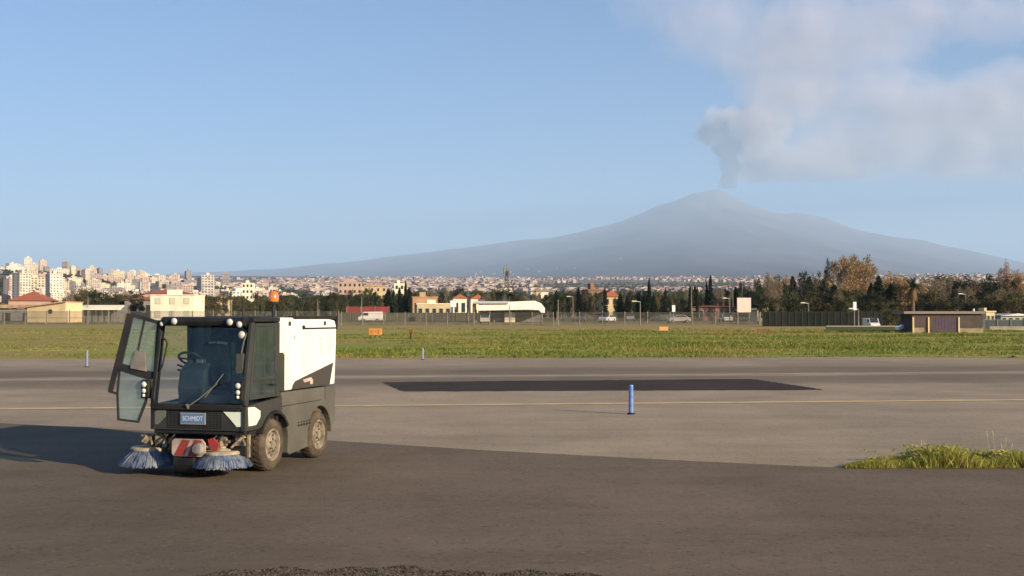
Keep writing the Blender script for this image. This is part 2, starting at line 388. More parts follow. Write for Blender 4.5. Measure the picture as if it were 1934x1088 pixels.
def blades(mb, x, y, z, k, h, w, spread, lean=0.5):
    for _ in range(k):
        a = rnd.uniform(0, 2*pi); r_ = spread*math.sqrt(rnd.random()); bx, by = x+r_*cos(a), y+r_*sin(a)
        hh = h*rnd.uniform(.5, 1.15); t = rnd.uniform(0, 2*pi); l = hh*rnd.uniform(0, lean); ww = w*rnd.uniform(.6, 1.2)
        s = rnd.uniform(0, pi); dx, dy = cos(s)*ww/2, sin(s)*ww/2
        mx_, my_ = bx+cos(t)*l*.35, by+sin(t)*l*.35
        mb.poly([(bx-dx, by-dy, z), (bx+dx, by+dy, z), (mx_+dx*.8, my_+dy*.8, z+hh*.6), (bx+cos(t)*l, by+sin(t)*l, z+hh), (mx_-dx*.8, my_-dy*.8, z+hh*.6)])
gm = leafmat("field_grass_blades", [(0.34, 0.22, 0.08), (0.30, 0.24, 0.07), (0.17, 0.20, 0.04), (0.11, 0.16, 0.03), (0.25, 0.25, 0.06), (0.38, 0.30, 0.11)], 0.35, 0.055, 2.4)
mb = MB()
for i in range(46000):
    t = rnd.random()**1.25; y = 57.5+t*85
    hw = 0.47*y+2; x = rnd.uniform(-hw, hw)
    if y < ge(x)+0.1: continue
    cl = .9*noise.noise(Vector((x*.035, y*.16, 0)))+.7*noise.noise(Vector((x*.16, y*.5, 4)))+.3*noise.noise(Vector((x*.7, y*1.1, 9)))
    if y > ge(x)+1.2 and cl < -.30+.5*max(0, (y-95)/50): continue
    h = .05+.20*max(0, cl+.25)
    if x < -17: h *= .55
    blades(mb, x, y, height(x, y)-.02, 3, h*1.15, .03+.0006*y, .45, 1.1)
tag(mb.build("field_grass", gm, fixn=False), kind='stuff', label='long green grass of the field beyond the taxiway', cat='grass')
# verge tuft on the right, seen close
vm = leafmat("verge_grass_blades", [(0.46, 0.35, 0.14), (0.42, 0.37, 0.09), (0.24, 0.27, 0.06), (0.46, 0.42, 0.10), (0.58, 0.48, 0.22)], 0.45, 2.2)
mb = MB()
for i in range(3300):
    x = rnd.uniform(4.55, 9.5); dep = .75*min(1, (x-4.4)/.9)*(0.75+.25*sin(x*2.3)); y = 15.52+rnd.random()*dep
    h = .09+.17*max(0, noise.noise(Vector((x*1.9, y*1.5, 2)))+.35) + .08*math.exp(-((x-5.75)/.28)**2)+.04*math.exp(-((x-6.8)/.4)**2)
    h *= min(1, .35+(x-4.5)*1.0)
    blades(mb, x, y, 0.004, 9, h*rnd.uniform(.6, 1.15), .010, .08, 1.0)
for i in range(420):
    x = rnd.choice([rnd.gauss(5.78, .16), rnd.gauss(6.05, .12), rnd.uniform(4.9, 9), rnd.gauss(6.85, .15)]); y = 15.65+rnd.random()*.4
    z0 = rnd.uniform(.02, .27)*math.exp(-abs(x-5.8)*.25); a = rnd.uniform(0, 6.28)
    for k in range(4):
        d = Vector((cos(a+k*1.6), sin(a+k*1.6), rnd.uniform(-.2, .8))).normalized(); q = d.orthogonal().normalized()*.014; c = Vector((x, y, z0)); L_ = rnd.uniform(.03, .07)
        mb.poly([c, c+d*L_*.5+q, c+d*L_, c+d*L_*.5-q])
tag(mb.build("verge_grass", vm, fixn=False), kind='stuff', label='sunlit clump of weeds growing along the apron edge at right', cat='grass')
sm = mat("dry_stalk", (0.45, 0.36, 0.22), 0.9)
mb = MB()
for i in range(10):
    x = rnd.choice([rnd.uniform(4.7, 7.2), rnd.gauss(5.7, .12), rnd.gauss(6.8, .1)]); y = 15.6+rnd.random()*.6; h = rnd.uniform(.22, .44)
    if x < 4.6: x = 4.9
    lx = rnd.uniform(-.06, .06); mb.tube((x, y, 0), (x+lx, y, h), .0022, .0014, 4)
    mb.tube((x+lx, y, h), (x+lx*1.3, y, h+.07), .007, .003, 5)
tag(mb.build("dry_grass_stalks", sm, fixn=False), kind='stuff', label='thin dry stalks standing out of the weeds at right', cat='grass')
# soil under the verge
soil = mat("verge_soil", (0.09, 0.065, 0.04), 1, col2=(0.15, 0.12, 0.07), scale=6, world=True)
mb = MB(); ed = [(4.5, 15.45), (6, 15.42), (8, 15.4), (20, 15.6), (20, 16.5), (7, 16.35), (5.4, 16.2), (4.7, 15.8)]
mb.poly([(x, y, .012) for x, y in ed]); tag(mb.build("verge_soil", soil), kind='structure')
# loose crumbled asphalt in front
mb = MB(); gmat = mat("asphalt_crumbs", (0.03, 0.025, 0.021), 0.95, col2=(0.09, 0.074, 0.062), scale=9, world=True)
for i in range(5200):
    x = rnd.uniform(-2.7, .9); edge = 9.34-.32*smooth((x+1.2)/2.6)*1.0+.06*sin(x*5)+.05*sin(x*13)
    if x < -1.9: edge -= (-1.9-x)*.5
    y = edge-abs(rnd.gauss(0, .33))
    if y < 8.3: continue
    s = rnd.uniform(.004, .012); a = rnd.uniform(0, pi)
    M = Matrix.Translation((x, y, .008)) @ Matrix.Rotation(a, 4, 'Z') @ Matrix.Rotation(rnd.uniform(-.5, .5), 4, 'X')
    mb.faces([M @ Vector(v) for v in [(-s, -s, -.002), (s, -s*.7, -.002), (s*.8, s, -.002), (-s*.9, s*.8, -.002), (-s*.5, -s*.5, s*.9), (s*.5, -s*.3, s*.8), (s*.2, s*.6, s)]],
             [(0, 1, 5, 4), (1, 2, 6, 5), (2, 3, 6), (3, 0, 4, 6), (4, 5, 6)])
tag(mb.build("asphalt_gravel", gmat, fixn=False), kind='stuff', label='rough crumbled asphalt and grit in the foreground', cat='gravel')

# ==================================================================== SWEEPER
grey = mat("grey_body_paint", (0.066, 0.066, 0.056), 0.5, col2=(0.11, 0.103, 0.084), scale=2.6, detail=8, bump=0.02, contrast=(.3, .75))
dgrey = mat("charcoal_cab_paint", (0.024, 0.026, 0.024), 0.42, col2=(0.04, 0.04, 0.035), scale=3, detail=8)
black = mat("black_trim", (0.010, 0.011, 0.013), 0.55, col2=(0.022, 0.022, 0.022), scale=4, spec=.25)
white = mat("white_hopper_paint", (0.68, 0.69, 0.63), 0.5, col2=(0.44, 0.42, 0.36), scale=1.8, detail=10, contrast=(.5, .95), stretch=(1.6, 1, .6))
dust = mat("dusty_metal", (0.30, 0.25, 0.18), 0.85, col2=(0.10, 0.085, 0.07), scale=14)
rub = mat("tyre_rubber", (0.035, 0.03, 0.026), 0.9, col2=(0.12, 0.095, 0.07), scale=7, bump=.3, bscale=60, contrast=(.3, .8))
rim_m = mat("cream_rim", (0.25, 0.22, 0.175), 0.75, col2=(0.11, 0.095, 0.075), scale=9)
lampm = mat("lamp_lens", (0.52, 0.53, 0.50), 0.12, coat=1)
blue = mat("blue_bristles", (0.06, 0.10, 0.20), 0.85, col2=(0.23, 0.25, 0.285), scale=9, contrast=(.35, .65))
brim = mat("brush_rim", (0.36, 0.32, 0.24), 0.7, col2=(0.2, 0.17, 0.12), scale=10)
redm = mat("red_reflective", (0.30, 0.03, 0.028), 0.5, col2=(.2, .04, .03), scale=7); whm = mat("white_reflective", (0.46, 0.36, 0.32), 0.6, col2=(.28, .22, .19), scale=7)
seatm = mat("seat_fabric", (0.022, 0.028, 0.036), 0.9, col2=(0.04, 0.047, 0.056), scale=12); lining = mat("cab_lining_dark", (0.006, 0.008, 0.014), .9)
dashm = mat("dash_plastic", (0.012, 0.020, 0.027), 0.5, col2=(0.03, 0.048, 0.06), scale=5)
plate_m = mat("blue_plate", (0.09, 0.17, 0.33), 0.5); platel = mat("plate_letter", (0.50, 0.58, 0.72), 0.5)
glassw = glass_mat("cab_glass", (0.93, 0.97, 0.97), alpha=0.03, dirt=0.0)
glassd = glass_mat("door_glass", (0.74, 0.87, 0.88), alpha=0.1, dirt=0.13)
glasst = glass_mat("teal_glass", (0.40, 0.58, 0.60), alpha=0.3, dirt=0.05)
SW = empty("road_sweeper", (-3.819, 15.415, 0.008), math.atan2(-.96823, -.25006),
           'small grey and white road sweeper with its cab door swung open', 'street sweeper')
def P(mb, name, m=None, bevel=0, smooth=False, parent=SW, label=None):
    o = mb.build(name, m, parent, bevel, smooth)
    if label: o['label'] = label
    return o
def arc(cx, cz, r, a0, a1, n=12): return [(cx+r*cos(R(a0+(a1-a0)*i/n)), cz+r*sin(R(a0+(a1-a0)*i/n))) for i in range(n+1)]
# chassis
mb = MB(); mb.box(-1.95, .7, -.42, .42, .27, .5); mb.box(-1.9, .6, -.6, .6, .50, .62)
for x in (0, -1.477): mb.tube((x, -.6, .34), (x, .6, .34), .07)
P(mb, "chassis", black)
# lower body side panels
arch_r = arc(-1.477, .335, .42, 0, 180, 14)
prof = [(-.42, .19), (-.47, .16), (-1.09, .205)] + [(-1.06, .26)] + arch_r + [(-1.93, .42), (-2.03, .5), (-2.05, 1.02), (-.22, 1.03), (-.22, .78)] + arc(0, .345, .44, 122, 172, 6)
for s in (1, -1):
    mb = MB(); mb.prism(prof, 'y', .57*s, .665*s)
    P(mb, "side_panel", grey, .012)
mb = MB(); mb.box(-2.03, -.24, -.565, .565, .63, 1.02); mb.box(-2.1, -2.03, -.6, .6, .42, .98); P(mb, "engine_housing", grey, .01)
mb = MB()
for s in (1,):
    mb.prism([(-.22, .835), (-1.5, .835), (-1.52, .845), (-.22, .845)], 'y', .664*s, .6675*s)
    mb.box(-1.66, -1.645, .6*s, .6675*s, .84, 1.02)
    for k in range(5):
        mb.box(-.78-k*.09, -.72-k*.09, .6*s, .669*s, .52, .55); mb.box(-.765-k*.09, -.73-k*.09, .6*s, .670*s, .565, .585)
P(mb, "panel_seams", black)
fm_seam = mat('seam_grey', (.38, .37, .33), .8)
# hopper
hp = [(-.13, 1.56), (-.13, 2.03), (-.2, 2.045), (-1.7, 2.035), (-1.99, 2.00), (-2.045, 1.9), (-2.03, 1.5), (-1.99, 1.045), (-.30, 1.045), (-.30, 1.56)]
mb = MB(); mb.prism(hp, 'y', -.655, .675); P(mb, "hopper", white, .022)
for s in (1, -1):
    y = .675 if s > 0 else -.655
    mb = MB(); mb.prism([(-.50, 1.05), (-.53, 1.11), (-.60, 1.16), (-1.92, 1.37), (-1.79, 1.05)], 'y', y+.001*s, y+.005*s)
    P(mb, "hopper_graphic", mat("graphic_charcoal", (0.045, 0.04, 0.033), .5))
mb = MB()
for pts in ([(-.84, 1.17), (-1.12, 1.19), (-1.19, 1.15), (-1.19, 1.09), (-1.10, 1.09), (-1.09, 1.14), (-.90, 1.125)],):
    mb.prism(pts, 'y', .6805, .683)
P(mb, "hopper_emblem", whm)
# faded lettering, two upright columns near the rear
fm = mat("faded_lettering", (0.40, 0.41, 0.40), .6)
for (x, z0, z1) in ((-1.47, 1.52, 1.73), (-1.74, 1.50, 1.79)):
    mb = MB(); z = z0; mb.box(x-.035, x-.03, .676, .677, z0, z1+.045)
    while z < z1:
        mb.box(x, x+.02, .676, .6775, z, z+.045); mb.box(x-.10, x-.08, .676, .6775, z+.006, z+.04); mb.box(x-.08, x-.0, .676, .6773, z+.012, z+.02); z += .062
    P(mb, "hopper_lettering", fm)

mb = MB(); mb.box(-2.06, -.55, .60, .684, 2.02, 2.065); mb.box(-2.06, -.55, -.665, -.60, 2.02, 2.065); mb.box(-2.075, -2.03, -.665, .684, 1.87, 2.06)
mb.box(-2.03, -.86, .674, .682, 1.875, 1.90); mb.tube((-.86, .67, 1.905), (-.86, .70, 1.905), .03); P(mb, "hopper_lid_trim", black, .006)
for xx in (-.42, -1.60):
    mb = MB(); mb.box(xx-.03, xx+.03, .675, .69, 1.93, 1.99); P(mb, "lid_latch", dgrey, .004)
mb = MB(); mb.box(-.395, -.39, .6745, .6765, 1.2, 1.98); P(mb, "hopper_seam", fm_seam)
mb = MB(); mb.box(-.62, -.56, .6745, .678, 1.74, 1.80); P(mb, "hopper_badge", fm_seam)
mb = MB(); mb.tube((-2.06, .52, .80), (-2.12, .52, .80), .05, n=16); P(mb, "tail_lamp", redm)
# intake box between cab and hopper
mb = MB(); mb.box(-.295, -.14, -.66, .672, 1.04, 1.55); P(mb, "rear_cab_panel", dgrey, .012)
mb = MB(); mb.box(-.215, -.14, -.62, .62, .62, 1.03); P(mb, "cab_rear_wall", black)
# cab: A pillars, B pillars, sills
def xz(x, y, z): return Vector((x, y, z))
for s in (1, -1):
    y = .675*s
    mb = MB(); mb.prism([(.83, .92), (.845, .99), (.66, 1.98), (.57, 1.98), (.745, .92)], 'y', y-.055*s, y); P(mb, "front_pillar", dgrey if s > 0 else black, .01)
    mb = MB(); mb.prism([(-.14, .98), (-.14, 1.98), (-.04, 1.98), (-.06, .98)], 'y', y-.05*s, y-.002*s); P(mb, "rear_pillar", dgrey if s > 0 else black, .008)
    # sill with front wheel arch
    mb = MB(); mb.prism([(.83, .60), (.83, .915), (-.21, .975), (-.21, .76)] + arc(0, .345, .46, 118, 38, 12) + [(.46, .60)], 'y', y-.06*s, y); P(mb, "sill_panel", dgrey if s > 0 else black, .01)
    mb = MB(); ar = arc(0, .345, .455, 150, 25, 14); ar2 = arc(0, .345, .42, 25, 150, 14); mb.prism(ar+ar2, 'y', .40*s, .69*s); P(mb, "mudguard", black)
# left door closed (picture right): frame and glass
mb = MB(); y0, y1 = .655, .684
outer = [(.735, .99), (.57, 1.97), (-.02, 1.97), (-.045, .99)]
def frame2d(mb, out, w, axis, a, b):
    cx = sum(p[0] for p in out)/len(out); cz = sum(p[1] for p in out)/len(out); n = len(out); inn = []
    for i, p in enumerate(out):
        q = Vector((p[0], p[1])); pr = Vector(out[i-1]); nx = Vector(out[(i+1) % n])
        e1 = (q-pr).normalized(); e2 = (nx-q).normalized(); n1 = Vector((-e1.y, e1.x)); n2 = Vector((-e2.y, e2.x))
        if n1.dot(Vector((cx, cz))-q) < 0: n1 = -n1
        if n2.dot(Vector((cx, cz))-q) < 0: n2 = -n2
        bis = (n1+n2).normalized(); inn.append(tuple(q+bis*(w/max(.35, bis.dot(n1)))))
    for i in range(n):
        j = (i+1) % n; mb.prism([out[i], out[j], inn[j], inn[i]], axis, a, b)
    return inn
inn = frame2d(mb, outer, .045, 'y', y0, y1)
mb.box(-.01, .67, .66, .686, 1.225, 1.27)
mb.box(.30, .325, .66, .68, 1.27, 1.93)
door_l = P(mb, "cab_door", dgrey, .006)
mb = MB(); mb.slab([(.655, .672, 1.27), (.55, .672, 1.93), (.01, .672, 1.93), (.0, .672, 1.27)], .006); P(mb, "door_glass", glasst, parent=door_l)
mb = MB(); mb.slab([(.705, .672, 1.03), (.66, .672, 1.225), (.0, .672, 1.225), (-.0, .672, 1.03)], .006); P(mb, "door_glass", glasst, parent=door_l)
mb = MB(); mb.path([(.05, .69, 1.15), (.05, .715, 1.15), (.17, .715, 1.16), (.17, .69, 1.16)], .01); P(mb, "door_handle", black, parent=door_l)
# pale plate painting a light reflection on the cab side
mb = MB(); mb.slab([(.75, .6785, .66), (.77, .6785, .90), (.60, .6785, .895), (.43, .6785, .83), (.435, .6785, .75), (.55, .6785, .66)], .006); P(mb, "side_reflection_patch", mat("pale_painted_reflection", (.62, .72, .60), .25, coat=1))
# roof
mb = MB(); mb.prism([(-.14, 1.985), (-.14, 2.045), (.55, 2.055), (.60, 2.045), (.62, 1.985)], 'y', -.68, .68); P(mb, "cab_roof", black, .015)
mb = MB(); mb.prism([(.60, 1.94), (.605, 2.05), (.70, 2.045), (.745, 1.99), (.72, 1.935)], 'y', -.56, .60); P(mb, "roof_visor", black, .012)
def lamp(x, y, z, r, name="roof_lamp", d=(1, 0, 0), parent=SW):
    d = Vector(d).normalized(); c = Vector((x, y, z))
    mb = MB(); mb.use(black); mb.lathe([(0, -.05), (r*.8, -.05), (r*1.12, -.01), (r*1.12, .012), (r*.98, .012)], c, d, 20)
    o = P(mb, name, None, parent=parent, smooth=False)
    mb = MB(); mb.use(lampm); mb.lathe([(r*.98, .01), (r*.85, .02), (r*.5, .03), (0, .034)], c, d, 20); P(mb, "lamp_lens", None, parent=o, smooth=True)
for (y, z, r) in ((-.385, 1.995, .046), (.41, 1.985, .046), (.545, 1.955, .043)): lamp(.755, y, z, r)
lamp(.70, -.60, 1.96, .03)
lamp(.66, .53, 1.82, .052, "work_lamp")
mb = MB(); mb.tube((.64, .53, 1.82), (.62, .60, 1.93), .012); P(mb, "lamp_bracket", black)
# headlight stacks on the front pillars
for y in (-.755, .585):
    x = .855
    mb = MB(); mb.box(x-.09, x-.005, y-.055, y+.055, .995, 1.235); hs = P(mb, "headlight_cluster", black, .012)
    for (z, r) in ((1.178, .040), (1.095, .033), (1.035, .024)): lamp(x+.002, y, z, r, "headlight", parent=hs)
# windscreen and front
mb = MB(); mb.slab([(.818, -.60, .95), (.818, .60, .95), (.64, .60, 1.945), (.64, -.60, 1.945)], .006); P(mb, "windscreen", glassw)
mb = MB(); mb.box(.74, .845, -.675, .62, .885, .935); mb.box(.80, .852, -.655, .60, .862, .885); P(mb, "windscreen_sill", black, .006)
mb = MB(); mb.use(dgrey); mb.box(.76, .812, -.672, .672, .60, .884)
mb.use(black)
for k in range(9): mb.box(.812, .818, -.44, .33, .625+k*.027, .637+k*.027)
for k in range(16): mb.box(.812, .817, -.44+k*.051, -.436+k*.051, .62, .86)
P(mb, "front_panel")
hl = mat("headlamp_painted_reflection", (.66, .76, .66), .2, coat=1)  # pale tone paints the light reflected off this headlamp cover
mb = MB(); mb.slab([(.817, .36, .845), (.817, .645, .845), (.817, .665, .665), (.817, .55, .655), (.817, .46, .75)], .012); P(mb, "front_headlamp", hl)
mb = MB(); mb.slab([(.817, -.655, .82), (.817, -.655, .67), (.817, -.57, .66), (.817, -.47, .76), (.817, -.46, .845), (.817, -.56, .85)], .012); P(mb, "front_headlamp", mat("dull_headlamp", (.12, .13, .12), .25, coat=1))
mb = MB(); mb.box(.72, .79, -.65, .65, .545, .597); P(mb, "lower_bumper", black, .01)
# number plate
mb = MB(); mb.use(mat("plate_rim", (.22, .25, .27), .4)); mb.box(.819, .832, -.245, .112, .675, .823); mb.use(plate_m); mb.box(.832, .836, -.232, .10, .69, .81); pl = P(mb, "number_plate")
tx = bpy.data.curves.new("plate_text", 'FONT'); tx.body = "SCHMIDT"; tx.size = .085; tx.align_x = 'CENTER'; tx.align_y = 'CENTER'; tx.extrude = .001
to = bpy.data.objects.new("plate_text_curve", tx); C.objects.link(to)
bpy.context.view_layer.update(); dg = bpy.context.evaluated_depsgraph_get()
me = bpy.data.meshes.new_from_object(to.evaluated_get(dg)); bpy.data.objects.remove(to)
me.materials.clear(); me.materials.append(platel)
po = bpy.data.objects.new("plate_lettering", me); C.objects.link(po); po.parent = pl
po.matrix_local = Matrix.Translation((.8375, -.066, .748)) @ Matrix(((0, 0, 1, 0), (.80, 0, 0, 0), (0, 1, 0, 0), (0, 0, 0, 1)))
# wiper
mb = MB(); mb.path([(.86, -.13, .90), (.835, .02, 1.0), (.80, .26, 1.20)], .009); mb.tube((.825, .10, 1.02), (.775, .33, 1.32), .007); mb.tube((.84, -.13, .88), (.87, -.13, .93), .02); P(mb, "wiper", mat("wiper_grey", (.12, .12, .11), .5))
# interior
mb = MB(); mb.prism([(.78, .62), (.78, .93), (-.13, .93), (-.13, .62)], 'y', -.60, .60); P(mb, "cab_floor", black)
mb = MB()
mb.prism([(.62, .90), (.66, 1.12), (.60, 1.36), (.46, 1.46), (.40, 1.38), (.44, 1.10), (.40, .90)], 'y', -.40, -.02)
mb.tube((.52, -.32, 1.36), (.44, -.34, 1.46), .045); P(mb, "dashboard_pod", dashm, .03)
mb = MB(); mb.prism([(.70, .90), (.70, 1.05), (.55, 1.10), (.46, 1.02), (.46, .90)], 'y', -.06, .30); mb.box(.15, .5, .30, .50, .9, 1.28); P(mb, "side_console", dashm, .02)
mb = MB(); c = Vector((.42, -.33, 1.49)); nrm = Vector((-.55, 0, .83)); a1 = nrm.orthogonal().normalized(); b1 = nrm.cross(a1)
ring = [c+(a1*cos(t)+b1*sin(t))*.17 for t in [2*pi*i/22 for i in range(23)]]; mb.path(ring, .016, 8)
for t in (0, 2.1, 4.2): mb.tube(c, c+(a1*cos(t)+b1*sin(t))*.17, .012)
mb.tube(c-nrm*.02, c-nrm*.14, .03); P(mb, "steering_wheel", black)
mb = MB()
for (y, z, x) in ((-.52, 1.42, .46), (-.49, 1.36, .5)): mb.tube((x, y, z), (x-.08, y+.14, z-.06), .014); 
P(mb, "control_levers", black)
mb = MB(); mb.box(-.02, .42, -.41, .06, .98, 1.13); mb.prism([(-.02, 1.10), (-.10, 1.66), (-.06, 1.72), (.02, 1.70), (.10, 1.14)], 'y', -.40, .05)
st = P(mb, "driver_seat", seatm, .035)
mb = MB(); mb.prism([(-.09, 1.73), (-.11, 1.86), (-.03, 1.88), (.01, 1.74)], 'y', -.30, -.06); P(mb, "headrest", seatm, .03, parent=st)
mb = MB(); mb.box(-.02, .40, -.38, .03, .93, .98); mb.tube((.1, -.42, 1.12), (.38, -.42, 1.2), .03); mb.tube((.1, .08, 1.12), (.38, .08, 1.2), .03); P(mb, "seat_base", black, parent=st)
mb = MB(); mb.slab([(.024, -.30, 1.69), (.024, -.20, 1.70), (.024, -.20, 1.72), (.024, -.30, 1.71)], .006); mb.slab([(.022, -.18, 1.69), (.022, -.02, 1.68), (.022, -.02, 1.71), (.022, -.18, 1.725)], .006)
P(mb, "seat_tag", mat("pale_tag", (.45, .46, .44), .6), parent=st)
for (x, y, z, q) in ((.40, -.20, 1.42, .05), (.36, .36, 1.30, .06), (.50, .38, 1.29, .04), (.30, .42, 1.50, .035)):
    mb = MB(); mb.box(x-q, x+q, y-q, y+q, z, z+q*1.6); P(mb, "control_box", mat("control_grey", (.10, .12, .12), .5), .01)
mb = MB(); mb.tube((.34, .40, 1.28), (.30, .42, 1.52), .012); P(mb, "control_stalk", MATS["control_grey"])
mb = MB(); mb.tube((-.08, .40, 1.9), (-.06, .34, 1.25), .012); mb.box(-.11, -.06, .26, .52, 1.25, 1.5); P(mb, "seat_belt", mat("belt_grey", (.06, .065, .07), .8))
# rear window and dark lining of the cab back
mb = MB(); mb.box(-.135, -.115, -.32, .62, 1.62, 1.975); mb.box(-.135, -.115, -.62, .62, .93, 1.20); mb.box(-.135, -.115, -.34, -.31, 1.2, 1.97); mb.box(-.137, -.117, .0, .62, 1.2, 1.62); P(mb, "cab_lining", lining)
mb = MB(); mb.slab([(-.125, -.62, 1.2), (-.125, -.33, 1.2), (-.125, -.33, 1.97), (-.125, -.62, 1.97)], .005); P(mb, "rear_window", glasst)
mb = MB(); mb.box(.2, .52, .10, .50, 1.88, 1.97); P(mb, "roof_console", black, .02)
# open right door (picture left), swung forward
DO = [(.687, -1.063, 2.106), (.608, -.68, 1.994), (.733, -.651, 1.277), (.775, -.69, 1.20), (.82, -.74, .951), (.885, -.813, .681), (.948, -1.082, .715), (.899, -1.133, 1.052), (.92, -1.237, 1.086)]
DO = [Vector(p) for p in DO]
O0 = Vector((.81, -.70, .93)); e1 = Vector((.25, -.97, 0)).normalized(); hz = Vector((-.19, 0, 1.03)); nn = hz.cross(e1).normalized(); e2 = nn.cross(e1).normalized()
if e2.z < 0: e2 = -e2
def d2(p): p = Vector(p)-O0; return (p.dot(e1), p.dot(e2))
def d3(q, off=0): return O0+e1*q[0]+e2*q[1]+nn*off
def loopframe(mb, loop, wd, t):
    tmp = MB(); inn = frame2d(tmp, loop, wd, 'z', -t/2, t/2)
    mb.faces([d3((v[0], v[1]), v[2]) for v in tmp.v], tmp.f); return inn
def barp(mb, p, q, wd, t):
    p, q = Vector(p), Vector(q); d = (q-p).normalized(); k = Vector((-d.y, d.x))*wd/2
    tmp = MB(); tmp.prism([tuple(p-k), tuple(q-k), tuple(q+k), tuple(p+k)], 'z', -t/2, t/2)
    mb.faces([d3((v[0], v[1]), v[2]) for v in tmp.v], tmp.f)
mb = MB(); lp = [d2(p) for p in DO]; upper = [lp[0], lp[1], lp[2], d2((.843, -1.135, 1.35)), lp[8]]
upper = [d2((.687, -1.063, 2.106)), d2((.608, -.68, 1.994)), d2((.733, -.651, 1.277)), d2((.835, -1.10, 1.375)), d2((.92, -1.237, 1.086))]
inu = loopframe(mb, [lp[0], lp[1], lp[2], d2((.83, -1.10, 1.40)), d2((.845, -1.15, 1.38))], .042, .035)
lower = [d2((.845, -1.14, 1.385)), d2((.766, -.73, 1.255)), lp[4], lp[5], lp[6], lp[7]]
inl = loopframe(mb, lower, .026, .034)
barp(mb, d2((.69, -1.085, 2.09)), d2((.915, -1.215, 1.09)), .06, .036)
barp(mb, d2((.92, -1.237, 1.086)), d2((.90, -1.12, 1.055)), .03, .033)
barp(mb, d2((.66, -.88, 2.03)), d2((.79, -.95, 1.35)), .02, .03)
barp(mb, d2((.845, -1.16, 1.40)), d2((.76, -.70, 1.265)), .06, .037)
dr = P(mb, "cab_door", black, .004, label='open cab door with two glass panes and a dark frame')
mb = MB(); mb.slab([d3(q) for q in inu], .005); P(mb, "door_glass", glassd, parent=dr)
mb = MB(); mb.slab([d3(q) for q in inl], .005); P(mb, "door_glass", glassd, parent=dr)
mb = MB()
g0 = [d2((.80, -.93, 1.62)), d2((.78, -.80, 1.60)), d2((.80, -.76, 1.34)), d2((.84, -.98, 1.38))]
mb.slab([d3(q, .03) for q in g0], .03); P(mb, "door_mirror", mat("mirror_back", (.24, .2, .17), .3, col2=(.12, .11, .1), scale=3), .008, parent=dr)
mb = MB(); h0 = d2((.64, -.66, 1.78)); h1 = d2((.70, -.62, 1.38))
a_, b_ = Vector((.68, -.60, 1.76)), Vector((.74, -.62, 1.36))
mb.path([a_, a_+Vector((.03, .06, .0)), a_+Vector((.03, .085, -.06)), b_+Vector((.03, .075, .06)), b_+Vector((.03, .04, 0)), b_], .012); P(mb, "grab_handle", black, parent=dr)
# left mirror and arm by the windscreen
mb = MB(); mb.box(.70, .76, .50, .60, 1.33, 1.58); mb.path([(.73, .56, 1.58), (.70, .58, 1.75), (.66, .60, 1.85)], .012); P(mb, "wing_mirror", mat("mirror_grey", (.07, .07, .06), .35), .015)
# beacon
mb = MB(); mb.use(black); mb.tube((-.70, .30, 2.03), (-.70, .30, 2.24), .028); mb.tube((-.70, .30, 2.24), (-.70, .30, 2.27), .07); bc = P(mb, "beacon")
mb = MB(); mb.lathe([(.068, 2.27), (.072, 2.30), (.068, 2.36), (.05, 2.40), (0, 2.415)], (-.70, .30, 0), (0, 0, 1), 20); P(mb, "beacon_lens", mat("orange_lens", (.75, .16, .03), .18, coat=1), smooth=True, parent=bc)
mb = MB(); mb.box(-.78, -.42, .2, .42, 2.03, 2.05); P(mb, "beacon_mount", grey)
mb = MB(); mb.tube((-.55, -.1, 2.04), (-.55, -.1, 2.3), .012); P(mb, "aerial", black)
# wheels
for (x, s, rr) in ((0, 1, .345), (0, -1, .345), (-1.477, 1, .335), (-1.477, -1, .335)):
    yo = .655*s
    mb = MB(); mb.lathe([(.215, -.01), (.25, .004), (rr-.045, .0), (rr-.012, -.018), (rr, -.04), (rr, -.17), (rr-.02, -.2), (.25, -.215), (.21, -.2)], (x, yo, rr), (0, s, 0), 40)
    for k in range(26):
        a0 = 2*pi*k/26
        for (u0, u1, da) in ((-.05, -.105, 0), (-.108, -.165, .12)):
            q = [(a0+da-.05, u0), (a0+da+.05, u0), (a0+da+.05, u1), (a0+da-.05, u1)]
            mb.faces([(x+(rr+e)*sin(a), yo+u*s, rr+(rr+e)*cos(a)) for e in (-.004, .009) for a, u in q], [(4, 5, 6, 7), (0, 1, 5, 4), (1, 2, 6, 5), (2, 3, 7, 6), (3, 0, 4, 7)])
    wh = P(mb, "wheel", rub)
    mb = MB(); mb.lathe([(.218, -.012), (.205, -.002), (.19, -.006), (.175, -.045), (.12, -.055), (.095, -.02), (.06, -.012), (.055, .004), (0, .006)], (x, yo, rr), (0, s, 0), 36)
    mb.mi = [0]*len(mb.f); mb.m = [rim_m]; mb.use(mat('dark_nuts', (.06, .05, .04), .7))
    for k in range(6):
        a = 2*pi*k/6; mb.tube((x+.08*sin(a), yo-.03*s, rr+.08*cos(a)), (x+.08*sin(a), yo+.0*s, rr+.08*cos(a)), .013, n=6)
    for k in range(8):
        a = 2*pi*k/8+.2; mb.tube((x+.148*sin(a), yo-.052*s, rr+.148*cos(a)), (x+.148*sin(a), yo-.045*s, rr+.148*cos(a)), .022, n=10)
    P(mb, "rim", None, parent=wh)
